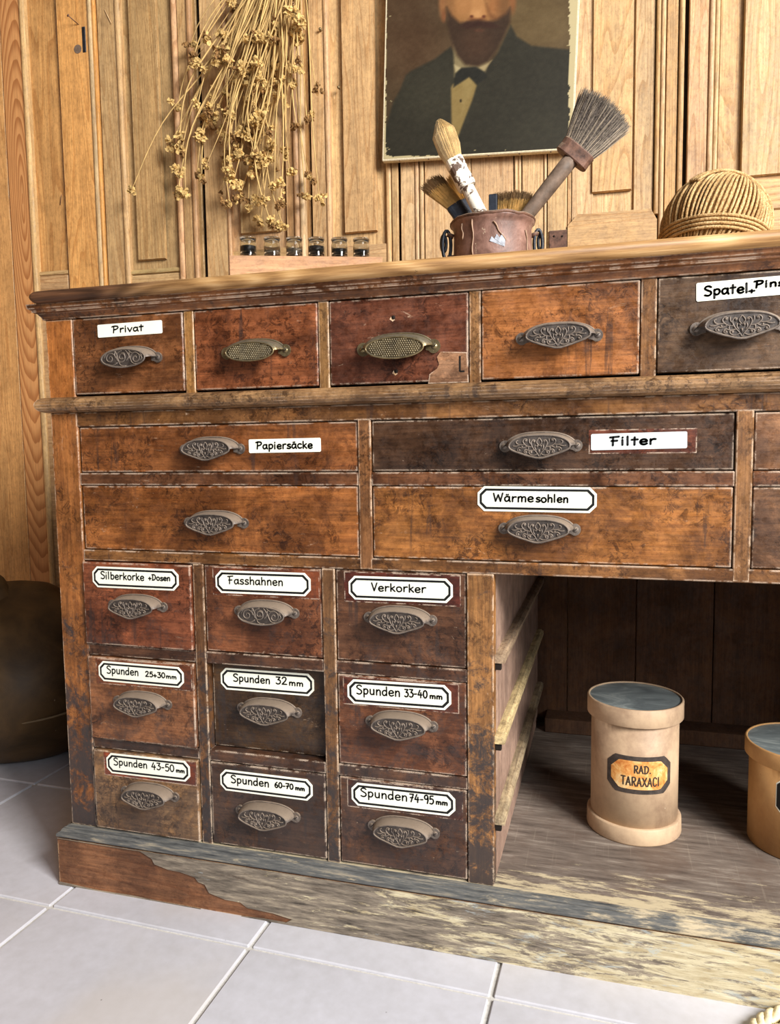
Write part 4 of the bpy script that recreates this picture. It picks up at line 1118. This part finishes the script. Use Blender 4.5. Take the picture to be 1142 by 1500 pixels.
# ------------------------------------------------------------------ LEATHER SACK at the left
def sack():
    root = empty('leather_sack', (-.475, .435, 0)); tag(root, 'slumped dark brown leather sack on the floor left of the counter', 'sack')
    nu, nv = 40, 24; vs = []; fs = []; r_ = np.random.RandomState(2)
    ph = r_.rand(6)*6.28
    for j in range(nv+1):
        t_ = j/nv; z = .36*t_
        rr = .235*math.sin(math.pi*min(1, (t_*.80+.13)))**.6*(1 if t_ < .85 else 1-(t_-.85)*2.2)
        if j == 0: rr = .12
        for i in range(nu):
            a = 2*math.pi*i/nu
            k = 1+.05*math.sin(2*a+ph[0]+t_*3)+.035*math.sin(3*a+ph[1]-t_*5)+.02*math.sin(7*a+ph[2])*t_
            # flat facet folds
            k += .03*abs(math.sin(a*2.5+t_*2+ph[3]))
            vs.append((rr*k*math.cos(a)*1.0, rr*k*math.sin(a)*.92, z*(1+.05*math.sin(a+ph[4]))))
    for j in range(nv):
        for i in range(nu): fs.append((j*nu+i, j*nu+(i+1) % nu, (j+1)*nu+(i+1) % nu, (j+1)*nu+i))
    fs.append(tuple(range(nu))[::-1]); fs.append(tuple(range(nv*nu, nv*nu+nu)))
    mb = MB(); mb.add(vs, fs, 0, True); b = mb.build('body', LEATHER, root)
    # drooping neck flap
    mb = MB(); pts = []
    for i in range(9):
        t_ = i/8; pts.append((-.05+.20*t_, -.06-.05*t_, .365-.10*t_**1.6+.012*math.sin(t_*9)))
    mb.tube(pts, [.03, .034, .032, .028, .024, .022, .018, .013, .006], 10); mb.build('folded_neck', LEATHER, root)
    # seam
    mb = MB(); pts = []
    for i in range(24):
        a = math.radians(-140+i*6); pts.append((.246*math.cos(a), .228*math.sin(a), .125+.02*math.sin(a*2)+.0012*i))
    mb.tube(pts, .0022, 5); mb.build('seam', plain('seam_thread', (120,100,74), .8), root)
sack()

# cream woven mat corner at lower right
mat_o = empty('braided_mat', (1.03, -.115, 0)); tag(mat_o, 'cream braided rope mat on the tiles at the lower right corner', 'mat')
for ring in range(5):
    R_ = .105-ring*.019; mb = MB(); n_ = 90
    for ph in (0, 2.1, 4.2):
        mb.tube([((R_+.0055*math.cos(i*2*math.pi*15/n_+ph))*math.cos(2*math.pi*i/n_), (R_+.0055*math.cos(i*2*math.pi*15/n_+ph))*math.sin(2*math.pi*i/n_), .007+.0028*math.sin(i*2*math.pi*15/n_+ph)) for i in range(n_+1)], .0042, 6, cap=False)
    mb.build('rope_coil', WHITEROPE, mat_o)

# ------------------------------------------------------------------ ON THE WORKTOP
# beam with six little jars
A_ = at(335, 376, .12); B_ = at(560, 374, .205)
dv = np.array([B_[0]-A_[0], B_[1]-A_[1]]); Lb = float(np.hypot(*dv)); ba = math.atan2(dv[1], dv[0]); zb = (A_[2]+B_[2])/2
beam = MB(); beam.box(0, Lb, 0, .045, 0, zb-ZS1, b=.0012)
beam = beam.build('wooden_beam', REDBEAM, None, (196,152,116), loc=(A_[0], A_[1], ZS1), rot=(0,0,ba))
tag(beam, 'short pale reddish wooden beam on the worktop carrying six tiny glass jars', 'beam')
jar_px = [364, 399, 431, 463.5, 497, 529]; jh = .0275
fills = [(.58, INKY), (.25, SILT), (.40, SILT), (.62, INKY), (.45, INKY), (.38, INKY)]
jl = ['first tiny glass jar from the left on the beam, over half full of black matter', 'second tiny glass jar from the left, nearly empty with brown residue', 'third tiny glass jar from the left, filled under half with grey residue',
      'fourth tiny glass jar from the left, the fullest with black matter', 'fifth tiny glass jar from the left, black matter to about half', 'sixth tiny glass jar, rightmost on the beam, with a little black matter']
proto = None
for k, (u, (fl, fm)) in enumerate(zip(jar_px, fills)):
    # position along the beam
    best = min((abs(proj((A_[0]+math.cos(ba)*s-math.sin(ba)*.016, A_[1]+math.sin(ba)*s+math.cos(ba)*.016, zb))[0]-u), s) for s in np.linspace(0, Lb, 400))[1]
    x = A_[0]+math.cos(ba)*best-math.sin(ba)*.016; y = A_[1]+math.sin(ba)*best+math.cos(ba)*.016
    root = empty('glass_jar', (x, y, zb)); tag(root, jl[k], 'jar', 'tiny glass jars on the beam')
    R_ = .0125
    if proto is None:
        mb = MB(); mb.lathe([(0,.0),(R_,.0),(R_+.0004,.002),(R_,.0035),(R_,.021),(R_*.93,.0225),(R_*.93,.0268),(R_*.86,.0268),(R_*.86,.0225),(R_*.90,.0205),(R_*.90,.003),(0,.003)], n=28); g1 = mb.mesh('jar_glass', [GLASS])
        mb = MB(); mb.lathe([(0,.0235),(R_*.84,.0235),(R_*.84,.027),(R_*1.0,.027),(R_*1.02,.0285),(R_*.95,.030),(0,.0302)], n=28); g2 = mb.mesh('stopper', [GLASS]); proto = 1
    link('jar_body', g1, root); link('stopper', g2, root)
    mb = MB(); hh = .0035+min(.95, fl*1.3)*.017; rr_ = random.Random(k)
    mb.lathe([(0,.0032),(R_*.88,.0032),(R_*.88,hh),(R_*.6,hh+rr_.uniform(-.001,.001)),(0,hh+rr_.uniform(-.001,.0015))], n=20); mb.build('contents', fm, root)

# twine ball
yb = .225; cb = at(1046, 321, yb); Rb = .0695; cb = np.array([cb[0], yb, ZS1+Rb*.985])
ball_o = empty('twine_ball', (cb[0], cb[1], ZS1)); tag(ball_o, 'large ball of beige twine on the right of the worktop', 'twine')
mb = MB(); mb.ball((0,0,Rb), Rb*.955, 24); mb.build('core', TWINE, ball_o)
def frame_of(ax):
    ax = Vector(ax).normalized(); a = ax.orthogonal().normalized(); return ax, a, ax.cross(a)
Rv, Uv, Tv = Vector(tuple(CR)), Vector(tuple(-CD)), Vector(tuple(-CF))
mb = MB(); ax, e1, e2 = frame_of(Rv*.50+Uv*.86-Tv*.05)
NS = 70
rt = random.Random(8)
for i in range(NS):
    a = 2*math.pi*i/NS+rt.uniform(-.01, .01); tw = rt.uniform(.25, .4); rr = Rb*rt.uniform(.965, .995)
    pts = []
    for j in range(23):
        th = math.radians(12+156*j/22); az = a+tw*(j/22-.5)
        d = ax*math.cos(th)+(e1*math.cos(az)+e2*math.sin(az))*math.sin(th); pts.append(Vector((0,0,Rb))+d*rr)
    mb.tube(pts, .0021, 5)
o = mb.build('slanting_windings', TWINE, ball_o)
mb = MB(); ax, e1, e2 = frame_of((.10, .18, 1))
for q_ in range(4):
    lat = math.radians(-24+q_*4.0); rr = Rb*1.02
    mb.tube([Vector((0,0,Rb))+(ax*math.sin(lat)+(e1*math.cos(g)+e2*math.sin(g))*math.cos(lat))*rr for g in np.linspace(0, 2*math.pi, 49)], .0022, 6, cap=False)
mb.build('level_band', TWINE, ball_o)
mb = MB()
for q_ in range(4):
    th = math.radians(60+q_*4.2); rr = Rb*1.025
    mb.tube([Vector((0,0,Rb))+(Tv*math.cos(th+.10*math.sin(g*1.5))+(Rv*math.cos(g)+Uv*math.sin(g))*math.sin(th+.10*math.sin(g*1.5)))*rr for g in np.linspace(math.radians(-75), math.radians(128), 36)], .0023, 6)
mb.build('upper_band', TWINE, ball_o)
# grey rounded stone at the right
p = at(1150, 330, .26); mb = MB(); mb.lathe([(0,0),(.028,0),(.036,.012),(.036,.04),(.030,.058),(.016,.066),(0,.068)], n=24); st_ = mb.build('grey_stone', STONE, None, loc=(p[0]+.012, .27, ZS1))
tag(st_, 'dark grey rounded stone behind the twine ball at the right edge', 'stone')

# ------------------------------------------------------------------ pot of brushes
py = .205; pc = at(721, 330, py); pr_ = .0575; prz = .9735
pot = empty('paint_pot', (pc[0], py, ZS1)); tag(pot, 'small brown metal pot splashed with paint, holding brushes on the worktop', 'pot')
hh = prz-ZS1
mb = MB(); mb.lathe([(0,.0),(pr_*.90,.0),(pr_*.95,.004),(pr_*.985,.05),(pr_*.97,hh-.012),(pr_*1.0,hh-.006),(pr_*1.05,hh-.003),(pr_*1.05,hh),(pr_*1.0,hh+.001),(pr_*.94,hh-.002),(pr_*.92,.006),(0,.006)], n=48); mb.build('pot_body', POT, pot)
mb = MB(); rp = random.Random(2)
mb.tube([(pr_*1.03*math.cos(a), pr_*1.03*math.sin(a), hh+rp.uniform(-.0012,.0012)) for a in np.linspace(0, 2*math.pi, 41)], .0026, 7, cap=False); mb.build('rolled_rim', RUSTY, pot)
fc = math.atan2(CAM[1]-py, CAM[0]-pc[0])
DRIP = plain('old_paint', (170,140,116), .5)
for (da, z0, ln, sw) in ((-.85,hh-.008,.022,.05), (-.5,hh-.006,.05,.004), (.02,hh-.012,.026,.30), (.95,hh-.02,.035,.10)):
    pts = [((pr_*.985+.0006)*math.cos(fc+da+sw*t_+.02*math.sin(9*t_+da*5)), (pr_*.985+.0006)*math.sin(fc+da+sw*t_+.02*math.sin(9*t_+da*5)), z0-ln*t_) for t_ in np.linspace(0, 1, 9)]
    mb = MB(); mb.tube(pts, [.0011,.0012,.0010,.0009,.0008,.0009,.0010,.0012,.0008], 5); mb.build('paint_drip', DRIP, pot)
a = fc+.12; mb = MB()
mb.add([((pr_+.0001)*math.cos(a+x/pr_), (pr_+.0001)*math.sin(a+x/pr_), z) for x, z in ((-.011,.058),(-.008,.064),(-.004,.061),(-.001,.067),(.003,.062),(.007,.068),(.011,.060),(.010,.050))], [tuple(range(8))])
mb.build('paint_splash', plain('grey_blue_paint', (168,174,184), .5, .2, 200), pot)
for sg, nm in ((-1, 'l'), (1, 'r')):
    ux = CR[0]*sg; uy = CR[1]*sg
    P3 = lambda r, z, s=0: (ux*r-uy*s*sg, uy*r+ux*s*sg, z)
    mb = MB()
    mb.tube([P3(pr_*.98, hh-.018), P3(pr_+.008, hh-.014)], .0035, 8)
    mb.tube([P3(pr_*.98, hh-.046), P3(pr_+.008, hh-.046)], .0025, 8)
    o = mb.build('handle_bracket', RUSTY, pot)
    mb = MB(); ring = [(pr_+.009+.006*math.cos(g), hh-.030+.021*math.sin(g)) for g in np.linspace(0, 2*math.pi, 19)]
    mb.tube([P3(r, z) for r, z in ring], .0026, 7, cap=False)
    ring = [(pr_+.013+.0035*math.cos(g), hh-.026+.012*math.sin(g)) for g in np.linspace(0, 2*math.pi, 15)]
    mb.tube([P3(r, z, .004) for r, z in ring], .0024, 6, cap=False)
    mb.build('ring_handle', BLACKM, pot)

def brush(name, label, a, b, c, rh, ferr, hairw, flat, mats, n_hair=900, tipw=None, dist_tip=None, hair_r=.0005, shape='flat', seed=1, handle_taper=.75, ydepth=None, roll=0.0):
    """a: handle end in the pot, b: ferrule/hair joint, c: hair tip (world points)"""
    a, b, c = Vector(a), Vector(b), Vector(c)
    root = empty(name, a); tag(root, label, 'brush')
    ax = (b-a).normalized(); hx = (c-b).normalized(); Lh = (c-b).length
    vw = Vector(tuple(-CF)); vw = (vw-ax*vw.dot(ax)).normalized()
    vw = (Matrix.Rotation(roll, 4, ax) @ vw); sd = ax.cross(vw).normalized()
    # handle
    hb = b-ax*ferr[0]
    mb = MB(); n = 8; mb.tube([(a-a)+(hb-a)*t_ for t_ in np.linspace(0, 1, n)], [rh*(handle_taper+(1-handle_taper)*math.sin(math.pi*.5*t_)) for t_ in np.linspace(0, 1, n)], 12)
    mb.build('handle', mats[0], root)
    # ferrule: squashed tube
    mb = MB(); w1, d1 = ferr[1]/2, ferr[2]/2
    secs = []
    for t_, k in ((0, .92), (.08, 1), (.5, .97), (.92, 1), (1, .96)):
        p = hb+ax*ferr[0]*t_-a
        secs.append([p+sd*(w1*k*math.copysign(abs(math.cos(g))**.6, math.cos(g)))+vw*(d1*k*math.copysign(abs(math.sin(g))**.6, math.sin(g))) for g in np.linspace(0, 2*math.pi, 17)[:-1]])
    m_ = 16; vs = [v_ for s_ in secs for v_ in s_]
    mb.add(vs, [(j*m_+i, j*m_+(i+1) % m_, (j+1)*m_+(i+1) % m_, (j+1)*m_+i) for j in range(4) for i in range(m_)], 0, False)
    mb.add(secs[0], [tuple(range(m_))]); mb.add(secs[-1], [tuple(range(m_))]); mb.build('ferrule', mats[1], root)
    # hair
    r_ = random.Random(seed); mb = MB(); tw = tipw if tipw else (hairw, hairw*.5)
    for i in range(n_hair):
        g = r_.uniform(0, 2*math.pi); q = math.sqrt(r_.random())
        bx, bz = math.cos(g)*q, math.sin(g)*q
        p0 = b+sd*bx*w1*.92+vw*bz*d1*.92-ax*.002
        if shape == 'oval':
            f = [(0, 1), (.35, 1.38), (.75, 1.42), (1.0, .72)]; ln = Lh*(1-.12*q*q)*r_.uniform(.93, 1.02)
            pts = [p0+hx*ln*t_+sd*bx*w1*(k-1)+vw*bz*d1*(k-1)*1.0 for t_, k in f]
        else:
            ln = Lh*r_.uniform(.86, 1.04)*(1-.06*abs(bx))
            ex, ez = bx*tw[0]/2-bx*w1, bz*tw[1]/2-bz*d1
            jx, jz = r_.gauss(0, .0022), r_.gauss(0, .0018)
            pts = [p0+hx*ln*t_+sd*(ex*t_**.8+jx*t_*t_)+vw*(ez*t_+jz*t_*t_) for t_ in (0, .35, .7, 1)]
        mi = 0; alt = len(mats) == 5 and r_.random() < .35
        n3f = len(mb.m)
        mb.tube([p-a for p in pts], [hair_r, hair_r, hair_r*.9, hair_r*.35], 3, 0, False, False)
        if alt:
            for fi in range(n3f, len(mb.m)): mb.m[fi] = 1
        elif len(mats) == 4:
            for fi in range(1, 4): mb.m[-fi] = 1
    o = mb.build('bristles', list(mats[2:4]) if len(mats) > 3 else [mats[2]], root); o['kind'] = 'stuff'
    return root
Y0 = py
inpot = lambda dx, dy, z=.95: (pc[0]+dx, py+dy, z)
brush('dusting_brush', 'big dusting brush with a wide fan of dark grey hair leaning right in the pot',
      at(748, 345, Y0-.005), at(849, 217, Y0), at(893, 153, Y0+.004), .0115, (.020, .052, .024), .085, True, [HANDLEW, RUSTY, BRISTLE_G, BRISTLE_L, 0], 3200, (.088, .045), seed=3, handle_taper=.80, hair_r=.0006)
brush('round_brush', 'round brush with pale pointed bristles and chipped white handle leaning left in the pot',
      at(720, 345, Y0-.02), at(664, 235, Y0-.02), at(641, 174, Y0-.02), .0095, (.045, .026, .025), .034, False, [CHIPPED, CHIPPED, BRISTLE_W], 1500, shape='oval', seed=4, hair_r=.0007, handle_taper=1.0)
brush('flat_brush', 'flat brush with tan dark-tipped bristles and black ferrule at the left of the pot',
      at(700, 350, Y0+.0), at(665, 300, Y0-.0), at(627, 262, Y0-.0), .006, (.024, .026, .011), .036, True, [BLUEBLACK, BLUEBLACK, BRISTLE_T, BRISTLE_D], 800, (.036, .014), seed=5)
brush('flat_brush', 'narrow flat brush half hidden behind the white round brush',
      at(704, 350, Y0+.02), at(681, 292, Y0+.02), at(661, 254, Y0+.02), .006, (.024, .022, .010), .026, True, [BLUEBLACK, BLUEBLACK, BRISTLE_T], 500, (.024, .012), seed=6)
brush('wide_brush', 'wide short brush with upright dark-tipped tan hair in the pot right of centre',
      at(746, 360, Y0+.01), at(746, 316, Y0+.01), at(752, 279, Y0+.01), .006, (.014, .050, .014), .056, True, [BLUEBLACK, BLUEBLACK, BRISTLE_T, BRISTLE_D], 1100, (.060, .018), seed=7)
p = at(722, 350, Y0-.012); q_ = at(722, 285, Y0-.012)
mb = MB(); mb.box(-.0058, .0058, -.004, .004, 0, q_[2]-p[2], b=.001)
o = mb.build('paint_scraper_handle', BLUEBLACK, None, loc=tuple(p)); tag(o, 'flat blue-black handle standing upright in the middle of the pot', 'handle')

# ------------------------------------------------------------------ DRIED FLOWER BUNCH
rf = random.Random(21)
OW = Vector(tuple(np.array(W0)+wt*atw(432, -150, .05)[0]+wn*.05)); OW.z = atw(432, -150, .05)[1]
bunch = empty('dried_flower_bunch', OW); tag(bunch, 'bunch of dried stems with small seed heads hanging upside down on the pine wall', 'dried flowers')
def wpt(u, v, off):
    s, z = atw(u, v, off); p = np.array(W0)+wt*s+wn*off; return Vector((p[0], p[1], z))
def head_mesh(seed, mat, n=9, R=.006):
    r = random.Random(seed); mb = MB()
    for i in range(n):
        d = Vector((r.gauss(0,1), r.gauss(0,1), r.gauss(0,1))).normalized()*R*r.uniform(.3, 1)
        # crumpled petal-like husk: a small twisted cup
        k = R*r.uniform(.42, .7); a = Vector((r.gauss(0,1), r.gauss(0,1), r.gauss(0,1))).normalized(); b = a.orthogonal().normalized(); c = a.cross(b)
        ring1 = [d+(b*math.cos(g)+c*math.sin(g))*k*r.uniform(.6, 1.1)+a*k*r.uniform(.1, .6) for g in np.arange(6)*math.pi/3]
        vs = [d-a*k*.7]+ring1+[d+a*k*.15]
        mb.add(vs, [(0, 1+(q+1) % 6, 1+q) for q in range(6)]+[(7, 1+q, 1+(q+1) % 6) for q in range(6)], 0, False)
    return mb.mesh('seed_head', [mat])
HM = [head_mesh(i, SEED if i % 4 else SEEDB, 10+i % 4, .0085) for i in range(9)]
heads = [(342,11),(388,13),(386,30),(427,7),(433,25),(433,43),(440,55),(299,52),(279,65),(281,91),(297,100),(326,53),(332,63),(325,80),(318,89),(354,106),(365,114),(397,109),(399,118),(386,132),(365,143),(345,138),(367,152),(329,137),(438,100),(463,134),(260,157),(289,155),(306,162),(297,173),(333,164),(374,175),(418,146),(363,68),(404,89),(386,55),
 (306,178),(331,167),(377,183),(356,195),(263,199),(248,213),(320,192),(399,209),(292,201),(434,185),(449,175),(266,221),(263,249),(288,256),(295,261),(271,282),(260,285),(301,244),(327,231),(336,248),(342,265),(345,274),(354,233),(381,237),(374,251),(349,292),(363,302),(377,294),(388,297),(411,298),(336,297),(402,272),(424,253),(452,260),(447,287),(468,294),(381,324),(395,324),(414,332),(193,278),(346,118),(410,60),(420,95),(404,140),(340,200),(395,228)]
big = {(325,80),(397,109),(365,114),(386,132),(306,178),(377,183),(381,237),(333,164),(433,25),(433,43),(388,13),(374,175)}
nst = 0
heads += [(rf.gauss(368, 34), rf.uniform(5, 235)) for _ in range(30)]
for k, (u, v) in enumerate(heads):
    off = rf.uniform(.025, .10) if u > 230 else .05
    H_ = wpt(u, v, off)
    o_off = wpt(432+rf.uniform(-14, 12), -150, .03+.5*off)
    span = (v+150)/480.0
    # control points: leave the tie nearly straight, spread, and bow near the head
    if (u, v) == (193, 278): c1, c2_ = wpt(330, 60, .06), wpt(238, 180, .055)
    else:
        c1 = o_off.lerp(H_, .35)+Vector((rf.uniform(-.012, .012), rf.uniform(-.008, .008), 0))
        c2_ = o_off.lerp(H_, .75)+Vector((rf.uniform(-.055, .035)*span, rf.uniform(-.012, .012), rf.uniform(-.006, .012)))
    pts = catmull([tuple(o_off), tuple(c1), tuple(c2_), tuple(H_)], 6)
    mb = MB(); r0 = rf.uniform(.0014, .0030); mb.tube([Vector(p)-OW for p in pts], [r0*(1-.5*i/(len(pts)-1)) for i in range(len(pts))], 5)
    st = mb.build('stem', STRAW, bunch); nst += 1
    nh = 6 if (u, v) in big else (1 if (u, v) == (193, 278) else rf.choice((2, 3, 4)))
    for q in range(nh):
        hp = H_ if q == 0 else H_+Vector((rf.uniform(-.011, .011), rf.uniform(-.008, .008), rf.uniform(-.010, .012)))
        if q:  # little stalk
            pass
        h = link('seed_head', HM[rf.randrange(9)], st, loc=hp-OW, rot=(rf.uniform(0, 6), rf.uniform(0, 6), rf.uniform(0, 6)))
        s_ = rf.uniform(.8, 1.3)*(1.2 if (u, v) in big else 1); h.scale = (s_, s_, s_)
# bare stems crossing between
for k in range(26):
    u = rf.gauss(375, 45); v = rf.uniform(60, 330); off = rf.uniform(.02, .09)
    u = min(u, 455)
    if u < 300: v = min(v, 240)
    H_ = wpt(u, v, off); o_off = wpt(432+rf.uniform(-16, 12), -150, .03+.4*off)
    c2_ = o_off.lerp(H_, .6)+Vector((rf.uniform(-.02, .02), 0, rf.uniform(-.01, .01)))
    pts = catmull([tuple(o_off), tuple(c2_), tuple(H_)], 7)
    mb = MB(); r0 = rf.uniform(.0008, .0016); mb.tube([Vector(p)-OW for p in pts], [r0*(1-.5*i/(len(pts)-1)) for i in range(len(pts))], 5)
    st = mb.build('stem', STRAW, bunch)
    if rf.random() < .5:
        h = link('seed_head', HM[rf.randrange(9)], st, loc=H_-OW, rot=(rf.uniform(0, 6), rf.uniform(0, 6), 0)); h.scale = (.6, .6, .6)
mb = MB(); tz = -.02
for i in range(5): mb.tube([(.022*math.cos(g), .016*math.sin(g), tz-.003*i+.006) for g in np.linspace(0, 2*math.pi, 17)], .0018, 5, cap=False)
mb.tube([(0,0,tz), (0,.02,.06), (0,.045,.075)], .0016, 6); mb.build('binding_twine', TWINE, bunch)
